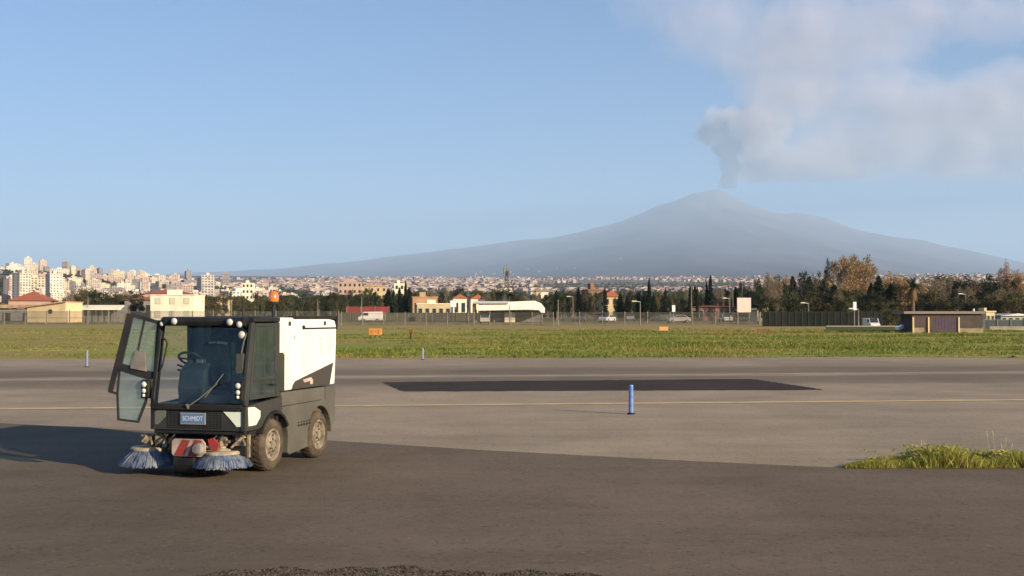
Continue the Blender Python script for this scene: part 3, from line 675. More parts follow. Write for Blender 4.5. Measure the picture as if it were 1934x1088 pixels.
# brushes
def brush(cx, cy, rt, rb, zt, zb, tx=0):
    mb = MB(); mb.lathe([(0, zt+.05), (.10, zt+.05), (.13, zt+.02), (rt*.96, zt+.02), (rt+.012, zt+.005), (rt+.012, zt-.02), (rt*.8, zt-.03)], (cx, cy, 0), (0, 0, 1), 32)
    mb.tube((cx, cy, zt+.04), (cx, cy, zt+.15), .06)
    bh = P(mb, "brush", brim)
    mb = MB()
    for k in range(900):
        a = rnd.uniform(0, 2*pi); ra = rt*rnd.uniform(.82, 1.0); rbb = rb*rnd.uniform(.86, 1.04)*(ra/rt)**.5; da = rnd.gauss(0, .035)
        w_ = .0045; p = Vector((cx+ra*cos(a), cy+ra*sin(a), zt-.015)); q = Vector((cx+rbb*cos(a+da), cy+rbb*sin(a+da), zb+rnd.uniform(-.01, .03)))
        m_ = p.lerp(q, .5)+Vector((cos(a), sin(a), 0))*.02
        t = Vector((-sin(a), cos(a), 0))*w_
        mb.poly([p-t, p+t, m_+t, q+t*1.6, q-t*1.6, m_-t])
    mb2 = MB(); P(mb, "bristles", blue, parent=bh)
    return bh
b1_ = brush(.52, -.86, .25, .44, .32, .11)
b2_ = brush(.70, .28, .24, .385, .32, .14)
b1_.rotation_euler = (0, 0, 0)
# brush arms, hoses, dusty linkage
for (cx, cy, pts) in ((.52, -.86, [(.45, -.30, .42), (.56, -.62, .49), (.52, -.86, .46)]), (.70, .28, [(.45, .42, .42), (.62, .44, .46), (.70, .28, .45)])):
    mb = MB(); mb.tube((cx, cy, .40), (cx, cy, .47), .075, .06); mb.box(cx-.05, cx+.05, cy-.12, cy+.12, .44, .47); mb.path(pts, .032)
    P(mb, "brush_arm", dust)
rr_ = random.Random(3)
for (x0, y0) in ((.66, -.80), (.68, -.62), (.70, .30), (.66, .52)):
    mb = MB()
    for k in range(7):
        p = Vector((x0+rr_.uniform(-.1, .1), y0+rr_.uniform(-.13, .13), rr_.uniform(.38, .56))); q = Vector((x0, y0, .47))+Vector((rr_.uniform(-.05, .05), rr_.uniform(-.06, .06), rr_.uniform(-.05, .05)))
        mb.tube(p, q, rr_.uniform(.01, .026), n=8)
    mb.box(x0-.04, x0+.05, y0-.05, y0+.06, .40, .52)
    P(mb, "brush_linkage", dust, .004)
for y in (.40, .52, .60):
    mb = MB(); mb.box(.60, .64, y, y+.03, .25, .54); P(mb, "hanger_bar", dust)
for y0 in (-.45, -.35, .25, .33):
    mb = MB(); pts = [Vector((.70, y0, .57)), Vector((.80, y0-.03, .50)), Vector((.82, y0-.07, .42)), Vector((.76, y0-.12, .36))]; mb.path(pts, .014); P(mb, "hydraulic_hose", black)
mb = MB(); mb.box(.55, .70, -.5, .6, .28, .5); P(mb, "front_crossmember", black)
# suction mouth with striped warning panel
mb = MB(); mb.tube((.78, -.28, .20), (.78, .02, .20), .17, n=20); mb.box(.40, .80, -.34, .10, .04, .30); P(mb, "suction_mouth", black, .01)
mb = MB(); mb.use(whm); mb.prism([(-.29, .31), (-.26, .28), (.12, .28), (.18, .33), (.18, .45), (.13, .50), (-.25, .50), (-.29, .47)], "x", .93, .955)
mb.use(redm)
for (a_, b_) in ((-.16, -.07), (.03, .10)):
    mb.slab([(.957, a_-.10, .285), (.957, a_+.04, .285), (.957, b_+.04, .485), (.957, b_-.07, .495)], .004)
mb.prism([(.24, .36), (.33, .36), (.36, .44), (.28, .52), (.20, .50)], 'x', .90, .93)
P(mb, "warning_panel", None, .004)
mb = MB(); mb.tube((.90, -.32, .40), (.90, .24, .40), .022); mb.lathe([(0, 0), (.06, 0), (.085, .05), (.06, .10), (0, .11)], (.93, .10, .37), (1, 0, 0.2), 16); P(mb, "panel_bracket", mat("bracket_grey", (.22, .21, .21), .6, col2=(.12, .11, .1), scale=8))

# ==================================================================== taxiway markers and signs
bluem = mat("marker_blue", (0.05, 0.15, 0.45), 0.4, col2=(0.10, 0.2, 0.45), scale=30)
palem = mat("marker_band", (0.13, 0.20, 0.40), 0.4)
def marker(x, y, h, label, bm, pm):
    t = empty("edge_marker", (x, y, .006), 0, label, 'marker post', 'taxiway edge markers')
    mb = MB(); mb.use(bm); mb.lathe([(.050, .03), (.050, h*.96), (.044, h), (0, h)], (0, 0, 0), (0, 0, 1), 18)
    mb.build("post", None, t)
    for z, q in ((.10, .16), (.36, .16), (.66, .07)):
        mb = MB(); mb.lathe([(.0512, h*z), (.0512, h*(z+q))], (0, 0, 0), (0, 0, 1), 18); mb.build("reflective_band", pm, t)
    mb = MB(); mb.lathe([(.085, 0), (.085, .02), (.06, .035), (0, .035)], (0, 0, 0), (0, 0, 1), 18); mb.build("base", black, t)
    return t
marker(2.52, 24.15, .62, 'blue reflective marker post standing alone on the taxiway', bluem, palem)
fade = mat("faded_marker", (0.17, 0.20, 0.26), .6)
marker(-17.6, 47.2, .70, 'faded marker post left of the sweeper at the grass edge', fade, palem)
marker(-4.35, 55.5, .55, 'small faded marker post just right of the sweeper at the grass edge', mat("faded_marker_b", (.24, .24, .25), .6), palem)
mb = MB(); mb.tube((25.6, 58.2, 0), (25.6, 58.2, .12), .12, .08); mb.box(25.35, 25.75, 58.1, 58.3, .0, .05); tag(mb.build("edge_light", black), 'low dark edge light at far right of the taxiway', 'light fitting')
# orange taxiway sign
def board(px, D, w_, h_, z0, bm, label, name="taxiway_sign", cat='sign', legs=True, marks=True):
    p = at(px, D); t = empty(name, p, 0, label, cat)
    mb = MB(); mb.box(-w_/2, w_/2, -.12, .12, z0, z0+h_); mb.build("sign_box", bm, t, .03)
    if legs:
        mb = MB()
        for x in (-w_*.35, 0, w_*.35): mb.tube((x, 0, -.1), (x, 0, z0), .04)
        mb.build("leg", black, t)
    if marks:
        mb = MB(); mb.box(-w_*.34, -w_*.24, -.126, -.121, z0+h_*.25, z0+h_*.75); mb.box(-w_*.12, w_*.08, -.126, -.121, z0+h_*.45, z0+h_*.58); mb.box(w_*.18, w_*.3, -.126, -.121, z0+h_*.25, z0+h_*.75)
        mb.build("sign_marks", mat("dark_orange_mark", (.30, .13, .02), .6), t)
    return t
orm = mat("orange_sign", (0.50, 0.22, 0.05), .6, col2=(.40, .19, .06), scale=3)
board(709, 100, 1.15, .62, .22, orm, 'orange taxiway sign standing in the grass right of the sweeper')
board(1253, 125, 1.0, .45, .15, mat("pale_orange_sign", (.55, .27, .1), .6), 'small pale orange sign at the far grass edge near the white car', marks=False)
p = at(776, 95); t = empty("field_post", p, 0, 'short dark post with a rusty head in the grass', 'post')
mb = MB(); mb.tube((0, 0, 0), (0, 0, .62), .06); mb.build("pole", black, t); mb = MB(); mb.box(-.16, .16, -.1, .1, .55, .85); mb.build("head", mat("rust", (.16, .07, .03), .9), t, .03)
p = at(1440, 110); t = empty("field_frame", p, 0, 'low rusty frame sticking out of the field grass at right', 'frame')
mb = MB()
for x in (-.5, .1, .5): mb.tube((x, 0, 0), (x+.1, 0, .6), .035)
mb.build("leg", MATS["rust"], t); mb = MB(); mb.box(-.6, .7, -.05, .05, .5, .58); mb.build("crossbar", MATS["rust"], t)

# ==================================================================== buildings of the middle distance
cream = mat("cream_render", (.62, .50, .30), .9, col2=(.50, .40, .25), scale=.6, detail=8)
wrender = mat("white_render", (.74, .70, .56), .9, col2=(.62, .58, .46), scale=.5, detail=8)
greyr = mat("shaded_cream_render", (.16, .16, .17), .9, col2=(.22, .21, .2), scale=.6)
tile = mat("red_roof_tiles", (.36, .12, .07), .9, col2=(.26, .09, .06), scale=1.5, stretch=(1, 6, 1))
winm = mat("dark_window", (.03, .035, .04), .15)
wfr = mat("window_frame", (.3, .27, .22), .6)
tan_r = mat("tan_roof", (.42, .30, .19), .9, col2=(.30, .2, .13), scale=.8)
pinkr = mat("pink_render", (.44, .31, .25), .9, col2=(.36, .26, .21), scale=.5)
yelr = mat("yellow_render", (.50, .42, .25), .9, col2=(.40, .33, .2), scale=.5)
def house(px0, px1, ytop, D, depth, wallm, label, roof='flat', roofm=None, floors=1, nwin=3, rz=0.12, name="building", side=None, roofh=.18, cat='building', group=None, wm=None):
    w_ = (px1-px0)*m_px(D); p = at((px0+px1)/2, D); base = p.z-.3
    zt = CAM_H+(600-ytop)*m_px(D)-base
    t = empty(name, (p.x, p.y+depth/2, base), rz, label, cat, group)
    rh = w_*roofh if roof != 'flat' else 0
    H = max(1.2, zt-rh)
    mb = MB(); mb.use(wallm); mb.box(-w_/2, w_/2, -depth/2, depth/2, 0, H)
    if side: mb.use(side); mb.box(-w_/2-.03, -w_/2+.02, -depth/2+.02, depth/2, 0, H-.02)
    mb.build("wall", None, t)
    mb = MB(); rm_ = roofm or tile
    if roof == 'flat':
        mb.use(rm_ if roofm else wallm); mb.box(-w_/2-.15, w_/2+.15, -depth/2-.15, depth/2+.15, H, H+.22)
        mb.box(-w_*.2, w_*.05, -depth*.2, depth*.2, H+.22, H+.22+min(1.6, .2*H))
    elif roof == 'hip':
        a, b, o = w_/2+.4, depth/2+.4, min(w_, depth)/2; rr_ = max(.1, w_/2-o)
        mb.faces([(-a, -b, H), (a, -b, H), (a, b, H), (-a, b, H), (-rr_, 0, H+rh), (rr_, 0, H+rh)], [(0, 1, 5, 4), (1, 2, 5), (2, 3, 4, 5), (3, 0, 4), (0, 3, 2, 1)])
    else:
        a, b = w_/2+.3, depth/2+.4
        mb.faces([(-a, -b, H-.1), (a, -b, H-.1), (a, b, H-.1), (-a, b, H-.1), (0, -b, H+rh), (0, b, H+rh)], [(0, 1, 4), (1, 2, 5, 4), (2, 3, 5), (3, 0, 4, 5), (0, 3, 2, 1)])
    ro = mb.build("roof", rm_ if not mb.m else None, t)
    if roof == 'hip':
        mb = MB(); mb.box(w_*.15, w_*.15+.5, -.3, .3, H, H+rh+.5); mb.build("chimney", wallm, ro)
    fh = H/floors
    for f in range(floors):
        for i in range(nwin):
            x = -w_/2+w_*(i+.5)/nwin; z0 = f*fh+fh*.35; ww = min(1.1, w_/nwin*.5)
            mb = MB(); mb.use(wfr); mb.box(x-ww/2-.08, x+ww/2+.08, -depth/2-.05, -depth/2-.001, z0-.08, z0+fh*.42+.08)
            mb.use(wm or winm); mb.box(x-ww/2, x+ww/2, -depth/2-.07, -depth/2-.051, z0, z0+fh*.42); mb.build("window", None, t)
    return t
# sheds on the far left
p = at(90, 205); t = empty("shed", (p.x, p.y+3, p.z-.4), R(-10), 'cream block shed with one round dark window', 'building')
w_ = 80*m_px(205); mb = MB(); mb.prism([(-w_/2, 0), (w_/2, 0), (w_/2, 4.0), (-w_/2, 3.1)], 'y', -2.5, 3); mb.build("wall", cream, t)
mb = MB(); mb.prism([(-w_/2-.3, 3.1), (w_/2+.1, 4.02), (w_/2+.1, 4.2), (-w_/2-.3, 3.28)], 'y', -2.9, 3.2); mb.build("roof", tan_r, t)
mb = MB(); mb.tube((.8, -2.45, 2.35), (.8, -2.56, 2.35), .42, n=20); mb.build("round_window", winm, t)
p = at(15, 232); t = empty("barn", (p.x, p.y+4, p.z-.3), R(-3), 'long low dark barn with tan roof at far left', 'building')
w_ = 170*m_px(232); mb = MB(); mb.box(-w_/2, w_/2, -3, 3, 0, 2.7); mb.build("wall", greyr, t)
mb = MB(); mb.prism([(-w_/2-.3, 2.7), (w_/2+.3, 3.0), (w_/2+.3, 3.5), (-w_/2-.3, 3.6)], 'y', -3.6, 3.3); mb.build("roof", tan_r, t)
for x in (-w_*.3, -.5, w_*.2):
    mb = MB(); mb.box(x-.8, x+.8, -3.06, -2.98, .2, 1.9); mb.build("doorway", black, t)
house(12, 80, 549, 300, 12, pinkr, 'red roofed farmhouse behind the cream shed at far left', 'hip', tile, 1, 3, roofh=.28)
# white canopy row
p = at(185, 215); t = empty("lean_to", (p.x, p.y, p.z-.3), 0, 'long low white roof right of the cream shed', 'shelter')
mb = MB(); w_ = 92*m_px(215); mb.prism([(-1.2, 2.55), (-1.2, 2.75), (1.2, 3.5), (1.2, 3.3)], 'x', -w_/2, w_/2)
mb.v = [(v[0], v[1], v[2]) for v in mb.v]
mb.build("roof", wrender, t)
for k in range(9):
    mb = MB(); mb.box(-w_/2+k*w_/8-.06, -w_/2+k*w_/8+.06, -1.1, -1.0, 0, 2.6); mb.build("post", greyr, t)
mb = MB(); mb.box(-w_/2, w_/2, 1.0, 1.2, 0, 3.3); mb.build("back_wall", greyr, t)
house(284, 366, 558, 255, 9, wrender, 'bright cream two storey house behind the sweeper cab', 'flat', None, 2, 3, rz=0.0, wm=mat('closed_shutter', (.50, .48, .38), .8))
house(232, 290, 560, 272, 9, greyr, 'grey house with low red roof standing in for the shaded left side of the cream house', 'hip', tile, 1, 2, roofh=.12)  # grey wall colour stands in for the shaded left face of the cream house
house(270, 352, 545, 330, 10, pinkr, 'red tiled house roof seen above the cream house', 'hip', tile, 2, 4, roofh=.12)
house(405, 430, 568, 300, 6, yelr, 'small yellow hut above the sweeper cab', 'flat', tan_r, 1, 2)
house(455, 476, 535, 700, 10, wrender, 'pale apartment block above the sweeper hopper', 'flat', None, 5, 3)
house(636, 680, 533, 620, 14, pinkr, 'salmon apartment block right above the sweeper', 'flat', None, 5, 5)
house(672, 728, 537, 640, 14, yelr, 'cream apartment block with jagged roof right of the salmon block', 'gable', tan_r, 4, 5, roofh=.08)
house(742, 762, 536, 560, 10, wrender, 'narrow pale block beside the tall cypress', 'flat', None, 4, 2)
house(775, 822, 562, 265, 9, mat("orange_render", (.42, .25, .15), .9, col2=(.34, .2, .13), scale=.5), 'low orange building with pale canopy left of the red gabled houses', 'flat', tan_r, 1, 3)
house(785, 850, 575, 235, 5, yelr, 'long pale yellow outbuilding in front of the orange building', 'flat', wrender, 1, 5)
house(852, 878, 555, 320, 9, wrender, 'left of two white houses with red gables', 'gable', tile, 1, 2, roofh=.3)
house(886, 912, 556, 325, 9, wrender, 'right of two white houses with red gables', 'gable', tile, 1, 2, roofh=.3)
house(1106, 1136, 548, 300, 10, mat("brown_render", (.28, .15, .09), .9, col2=(.2, .12, .08), scale=.5), 'brown house front left of the yellow villa', 'flat', None, 3, 3)
house(1133, 1166, 548, 290, 10, yelr, 'yellow villa with gabled front among the dark trees', 'gable', tile, 2, 2, roofh=.35)
house(1085, 1108, 558, 310, 8, mat("dark_render", (.11, .09, .09), .9, col2=(.16, .13, .12), scale=.5), 'dark villa with two white lamps before it', 'flat', None, 2, 2)
house(1300, 1392, 577, 245, 8, mat("brick_red", (.22, .10, .08), .9, col2=(.15, .08, .07), scale=.5), 'long low reddish brown building left of the pink board', 'hip', tile, 1, 7, roofh=.03)
house(1000, 1034, 545, 480, 9, wrender, 'pale house right of the round dark pine', 'hip', tan_r, 2, 3)
house(1426, 1462, 580, 230, 6, yelr, 'left of two pale yellow sheds below the dark trees', 'gable', cream, 1, 3, roofh=.12)
house(1468, 1502, 581, 228, 6, yelr, 'right of two pale yellow sheds below the dark trees', 'gable', cream, 1, 3, roofh=.16)
# filling station canopy
D = 215; p = at(965, D); t = empty("canopy", (p.x, p.y, p.z-.2), 0, 'wide white flat canopy with a curved right end', 'canopy')
k_ = m_px(D); zb = p.z-.2
def cx_(px): return (px-967)*k_
def cz_(y): return CAM_H+(600-y)*k_-zb
mb = MB(); prof = [(cx_(905), cz_(587)), (cx_(905), cz_(576)), (cx_(960), cz_(575)), (cx_(961), cz_(570)), (cx_(1012), cz_(568)), (cx_(1024), cz_(573)), (cx_(1031), cz_(582)), (cx_(1031), cz_(591)), (cx_(1024), cz_(591)), (cx_(1020), cz_(586)), (cx_(1000), cz_(585))]
mb.prism(prof, 'y', 0, 9); mb.build("fascia", mat("white_fascia", (.78, .74, .70), .5, col2=(.66, .62, .58), scale=.4), t, .05)
mb = MB(); mb.box(cx_(895), cx_(962), -.4, 9, cz_(573.5), cz_(569)); mb.build("upper_deck", mat("bluegrey_metal", (.38, .42, .45), .4), t)
for px in (900, 935, 968, 1000, 1027):
    mb = MB(); mb.box(cx_(px)-.15, cx_(px)+.15, 4, 4.3, 0, cz_(585)); mb.build("column", greyr, t)
mb = MB(); mb.box(cx_(905), cx_(1026), 8.6, 8.8, 0, cz_(588)); mb.build("back_wall", greyr, t)
mb = MB(); mb.box(cx_(955), cx_(975), 3, 5, 0, cz_(590)); mb.build("kiosk", wrender, t)
# signs on posts
def postsign(px, y0, y1, w_px, D, m_, label, pole=1, name="post_sign", yb=None):
    k = m_px(D); p = at(px, D); t = empty(name, (p.x, p.y, p.z-.2), 0, label, 'sign')
    z0, z1 = CAM_H+(600-y1)*k-p.z+.2, CAM_H+(600-y0)*k-p.z+.2; w_ = w_px*k
    mb = MB(); mb.box(-w_/2, w_/2, -.12, .12, z0, z1); mb.build("sign_panel", m_, t, .03)
    for x in ((0,) if pole == 1 else (-w_*.4, w_*.4)):
        mb = MB(); mb.tube((x, .2, 0), (x, .2, z1-.1), .07); mb.build("pole", greyr, t)
    mb = MB(); mb.box(-w_/2-.05, w_/2+.05, -.08, .14, z1, z1+.08); mb.build("sign_frame", wfr, t)
    return t
signw = mat("sign_white", (.72, .74, .76), .5)
postsign(856, 568, 580, 11, 225, signw, 'white square sign left of the white canopy', 2)
postsign(1405, 563, 590, 26, 215, mat("pink_white_panel", (.72, .56, .50), .6, col2=(.64, .46, .42), scale=1.2), 'big square pinkish white board right of the red building', 2, "billboard")
postsign(1614, 571, 586, 6, 150, signw, 'narrow white sign on a thin pole before the brown tree')
postsign(1272, 577, 589, 6, 190, signw, 'small white sign right of the tall cypress')
# right hand shelter building
D = 119; k_ = m_px(D); p = at(1790, D); zb = p.z-.1; t = empty("shelter_building", (p.x, p.y, zb), 0, 'low flat roofed building with purple painted wall and yellow base', 'building')
def X(px): return (px-1790)*k_
def Z(y): return CAM_H+(600-y)*k_-zb
brn = mat("brown_wall", (.085, .068, .066), .9, col2=(.06, .05, .05), scale=1.2)
mb = MB(); mb.box(X(1722), X(1855), 0, 3.5, 0, Z(593)); mb.build("wall", brn, t)
mb = MB(); mb.box(X(1705), X(1858), -.35, 3.7, Z(592.8), Z(588)); mb.build("roof", mat("pale_fascia", (.20, .175, .155), .8), t)
mb = MB(); mb.use(mat("ochre_base", (.30, .26, .17), .9, col2=(.22, .18, .12), scale=1)); mb.box(X(1808), X(1856), -.06, -.002, Z(629), Z(620)); mb.build("base_wall", None, t)
mb = MB(); mb.use(MATS["ochre_base"]); mb.box(X(1722), X(1745), -.06, -.002, Z(629), Z(619)); mb.build("base_wall", None, t)
for a_ in (1724, 1753, 1810):
    mb = MB(); mb.box(X(a_-1.4), X(a_+1.4), -.12, -.062, 0, Z(599)); mb.build("pillar", cream, t)
prp = mat("purple_paint", (.075, .05, .12), .8)
mb = MB()
for k in range(7):
    xc = X(1768+k*6); mb.prism([(xc-.11, Z(622)), (xc-.08, Z(604-k % 3)), (xc+.02, Z(600-k % 3)), (xc+.06, Z(604)), (xc+.02, Z(622))], 'y', -.012, -.002)
mb.build("mural", prp, t)
mb = MB(); mb.tube((X(1846), 1, Z(588)), (X(1846), 1, Z(583)), .1); mb.build("vent", wrender, t)
# teal wall on the right
D = 150; k_ = m_px(D); p = at(1900, D)
def wallthing(px0, px1, y0, D, m_, label, name="boundary_wall", cap=None, cat="wall", posts=0):
    k = m_px(D); p = at((px0+px1)/2, D); t = empty(name, (p.x, p.y, p.z-.15), 0, label, cat); w_ = (px1-px0)*k; h = CAM_H+(600-y0)*k-p.z+.15
    mb = MB(); mb.box(-w_/2, w_/2, -.08, .08, 0, h); mb.build("panel", m_, t)
    mb = MB(); mb.box(-w_/2, w_/2, -.12, .12, h, h+.1); mb.build("coping", cap or m_, t)
    for i in range(posts):
        mb = MB(); x = -w_/2+w_*i/(posts-1); mb.box(x-.07, x+.07, -.16, -.081, 0, h+.12); mb.build("post", cap or greyr, t)
    return t
wallthing(1857, 2060, 605, 140, mat("teal_screen", (.028, .045, .05), .7, col2=(.02, .03, .035), scale=.4), 'dark teal screened wall at far right', posts=9, cap=mat("slate", (.1, .12, .13), .7))
wallthing(1868, 2060, 618, 132, mat("pale_blocks", (.30, .29, .22), .9, col2=(.22, .21, .16), scale=.8), 'low pale block wall before the teal screen')
house(1859, 1876, 590, 165, 4, cream, 'small cream hut behind the teal screen', 'flat', None, 1, 2)
house(1884, 1950, 592, 175, 6, mat("grey_blue_roof", (.26, .29, .30), .7), 'grey blue hangar roof behind the teal screen', 'gable', mat("pale_tin", (.42, .45, .46), .5), 1, 5, roofh=.05)
wallthing(1440, 1700, 590, 165, mat("green_screen", (.008, .012, .011), .9, col2=(.018, .02, .017), scale=.35), 'long dark green screen fence right of the pink board', "screen_fence", posts=22, cat='fence', cap=mat("screen_post", (.028, .03, .026), .8))
wallthing(1560, 1720, 617, 128, mat("olive_hedge_base", (.05, .06, .03), .9), 'low dark kerb wall before the screen fence', cap=mat("concrete_cap", (.3, .29, .27), .8))
wallthing(655, 735, 580, 235, mat("red_awning", (.26, .05, .05), .8, col2=(.16, .05, .05), scale=.5), 'low red sheeted wall right of the sweeper', "red_shed", posts=4, cat='shed')
wallthing(1060, 1300, 595, 290, mat("grey_hedge_wall", (.07, .08, .065), .9, col2=(.11, .11, .09), scale=.3), 'grey green wall behind the parked cars', posts=13)
wallthing(640, 905, 592, 232, mat("olive_wall", (.10, .095, .07), .9, col2=(.07, .07, .05), scale=.3), 'drab wall behind the fence left of the canopy', posts=13)
wallthing(-60, 285, 594, 260, mat("drab_wall", (.16, .13, .09), .9, col2=(.11, .10, .07), scale=.3), 'drab wall behind the sheds at far left', posts=13)

# ------------------------------------------------------------------ fence
D = 178; k_ = m_px(D)
fm_ = mat("fence_steel", (.10, .095, .08), .6, col2=(.05, .05, .045), scale=1); fp_ = mat("fence_concrete", (.22, .20, .165), .9, col2=(.15, .135, .11), scale=2)
def fence(px0, px1, D, h, label, sp=3.2, tilt=0):
    X0, X1 = (px0-967)*m_px(D), (px1-967)*m_px(D); zc = height((X0+X1)/2, D)
    t = empty("perimeter_fence", ((X0+X1)/2, D, zc), 0, label, 'fence'); w_ = X1-X0
    nb = int(w_/.16); mb = MB()
    for i in range(nb):
        x = -w_/2+w_*i/nb; mb.box(x-.028, x+.028, -.011, .011, .12, h)
    for z in (.2, h*.5, h-.08): mb.box(-w_/2, w_/2, -.03, -.012, z, z+.06)
    mb.build("railing", fm_, t, fixn=False)
    n_ = int(w_/sp)
    for i in range(n_+1):
        mb = MB(); x = -w_/2+w_*i/n_; mb.box(x-.07, x+.07, -.1, -.031, -.2, h+.12); mb.build("post", fp_, t)
    mb = MB(); mb.box(-w_/2, w_/2, -.15, .05, -.2, .06); mb.build("plinth", MATS["drab_wall"], t)
fence(-70, 640, 180, 2.1, 'long grey railing fence behind the sweeper and to its left')
fence(645, 1045, 172, 2.0, 'grey railing fence in front of the white canopy')
fence(1052, 1436, 176, 2.0, 'grey railing fence in front of the parked cars')
# ------------------------------------------------------------------ cars
def car(px, D, rz, colr, label, van=False, name=None, s=1.0):
    p = at(px, D); t = empty(name or ("parked_van" if van else "parked_car"), p, rz, label, 'van' if van else 'car', 'vehicles parked behind the fence')
    t.scale = (s, s, s)
    pm = mat("car_paint_%d" % len([k for k in MATS if k.startswith("car_paint")]), colr, .3, coat=.6, metal=.1)
    body = [(-2.1, .35), (-2.15, .75), (-2.0, .98), (-1.2, 1.02), (-.55, 1.44), (.9, 1.46), (1.7, 1.02), (2.1, .92), (2.12, .35)] if not van else [(-2.4, .35), (-2.42, .9), (-1.9, 1.15), (-1.3, 1.95), (2.3, 2.0), (2.4, .35)]
    mb = MB(); mb.prism(body, 'y', -.82, .82); mb.build("body", pm, t, .05)
    mb = MB(); wl = [(-1.08, 1.04), (-.52, 1.38), (.84, 1.40), (1.5, 1.04)] if not van else [(-1.65, 1.25), (-1.22, 1.8), (-.4, 1.82), (-.4, 1.25)]
    for y in (-.83, .83): mb.prism(wl, 'y', y-.008, y+.008)
    fr = [(body[3], body[4])] if not van else [(body[2], body[3])]
    (a, b) = fr[0]; mb.slab([(a[0]-.01, -.7, a[1]+.03), (a[0]-.01, .7, a[1]+.03), (b[0]-.02, .7, b[1]), (b[0]-.02, -.7, b[1])], .02); mb.build("window", winm, t)
    for x in (-1.35, 1.35):
        for y in (-.8, .8):
            mb = MB(); mb.tube((x, y-.1, .32), (x, y+.1, .32), .32, n=16); wv = mb.build("wheel", rub, t)
            mb = MB(); mb.tube((x, y-.112, .32), (x, y+.112, .32), .17, n=12); mb.build("rim", greyr, wv)
    mb = MB()
    for y in (-.6, .6): mb.box(body[0][0]-.02, body[0][0]+.1, y-.18, y+.18, .62, .78)
    mb.build("headlight", lampm, t)
    return t
car(1281, 205, R(12), (.35, .34, .31), 'grey car parked alone right of the lamp post', name="parked_car")
car(1147, 215, R(60), (.72, .74, .74), 'white car parked below the yellow villa')
car(1716, 122, R(185), (.70, .68, .66), 'white car beside the purple painted building', s=.62)
car(1240, 235, R(80), (.06, .08, .09), 'dark car parked left of the grey car')
car(1100, 230, R(75), (.10, .11, .13), 'dark blue car parked left of the white car')
car(1190, 240, R(85), (.25, .26, .27), 'silver car half hidden right of the white car')
car(1370, 215, R(95), (.5, .5, .48), 'pale car in front of the long reddish building')
car(1443, 190, R(70), (.35, .36, .40), 'silver car at the left end of the green screen')
car(916, 200, R(90), (.62, .6, .56), 'white car below the left end of the canopy')
car(700, 222, R(5), (.74, .72, .70), 'white van before the red sheeted wall', van=True)
car(1645, 140, R(90), (.70, .70, .67), 'white van seen end on right of the narrow white sign', van=True, s=.7)
# ------------------------------------------------------------------ lamp posts, masts
def lamp_post(px, ytop, D, label, head=True):
    p = at(px, D); k = m_px(D); h = CAM_H+(600-ytop)*k-p.z
    t = empty("lamp_post", p, 0, label, 'lamp post', 'lamp posts and poles along the airport fence')
    mb = MB(); mb.tube((0, 0, -.2), (0, 0, h), .11, .06, 8); mb.build("pole", fp_, t)
    if head:
        mb = MB(); mb.tube((0, 0, h-.1), (-.7, 0, h), .04); mb.box(-1.25, -.55, -.16, .16, h-.06, h+.08); mb.build("lamp_head", mat("lamp_head_white", (.6, .6, .56), .4), t)
for px, yt, D, lb, hd in ((1054, 566, 170, 'pale concrete pole right of the canopy, no lamp', False), (895, 580, 172, 'short concrete pole left of the canopy', False), (1209, 569, 172, 'lamp post with white head left of the tall cypress', True),
        (1306, 540, 205, 'tall pale pole left of the reddish building', False), (1378, 563, 200, 'lamp post left of the pink board', True), (1384, 528, 260, 'tallest thin pole among trees above the pink board', False), (1402, 526, 262, 'second thin tall pole above the pink board', False),
        (1527, 572, 180, 'small lamp post above the green screen', True), (1621, 583, 150, 'grey lamp post right of the narrow white sign', True), (1434, 590, 172, 'short pole at the start of the green screen', False), (683, 560, 230, 'grey pole behind the red sheeted wall', False),
        (166, 560, 215, 'grey pole over the long white roof', False), (132, 585, 190, 'short pale pole beside the cream shed', False), (1082, 560, 230, 'lamp post in front of the dark villa', True), (1824, 555, 190, 'pale pole among trees at right', True), (962, 577, 208, 'lamp on the canopy edge', True), (600, 565, 240, 'pole above the sweeper hopper', False)):
    lamp_post(px, yt, D, lb, hd)
def mast(px, ytop, D, label):
    p = at(px, D); k = m_px(D); h = CAM_H+(600-ytop)*k-p.z; t = empty("telecom_mast", p, 0, label, 'mast')
    mb = MB(); w_ = .9
    for s in (-1, 1):
        for q in (-1, 1): mb.tube((s*w_, q*w_, 0), (s*.3, q*.3, h*.86), .16, .12, 6)
    n_ = 14
    for i in range(n_):
        z0, z1 = h*.86*i/n_, h*.86*(i+1)/n_; a0, a1 = w_-(w_-.25)*i/n_, w_-(w_-.25)*(i+1)/n_
        for s in (-1, 1): mb.tube((s*a0, -a0, z0), (-s*a1, -a1, z1), .08, n=4); mb.tube((s*a0, a0, z0), (-s*a1, a1, z1), .08, n=4)
    mb.build("lattice", mat("mast_steel", (.045, .045, .05), .7), t)
    mb = MB()
    for a in (0, 2.1, 4.2): mb.box(-.16, .16, .75, .95, h*.78, h*.93, Matrix.Rotation(a, 4, 'Z')); mb.box(-.03, .03, .2, .8, h*.84, h*.86, Matrix.Rotation(a, 4, 'Z'))
    mb.build("antenna", greyr, t)
    mb = MB(); mb.tube((0, 0, h*.8), (0, 0, h), .12, .07); mb.tube((-.6, 0, h*.86), (-.6, 0, h*.98), .08); mb.tube((-.6, 0, h*.87), (0, 0, h*.87), .06); mb.build("whip_aerial", greyr, t)
    mb = MB(); mb.lathe([(0, 0), (.6, .12), (.75, .35)], (0, -.5, h*.52), (0, -1, 0), 14); mb.lathe([(0, 0), (.4, .1), (.5, .25)], (.5, -.5, h*.45), (.3, -1, 0), 14); mb.build("dish", wrender, t)
mast(957, 498, 320, 'tall lattice telecom mast with antennas rising over a round pine')

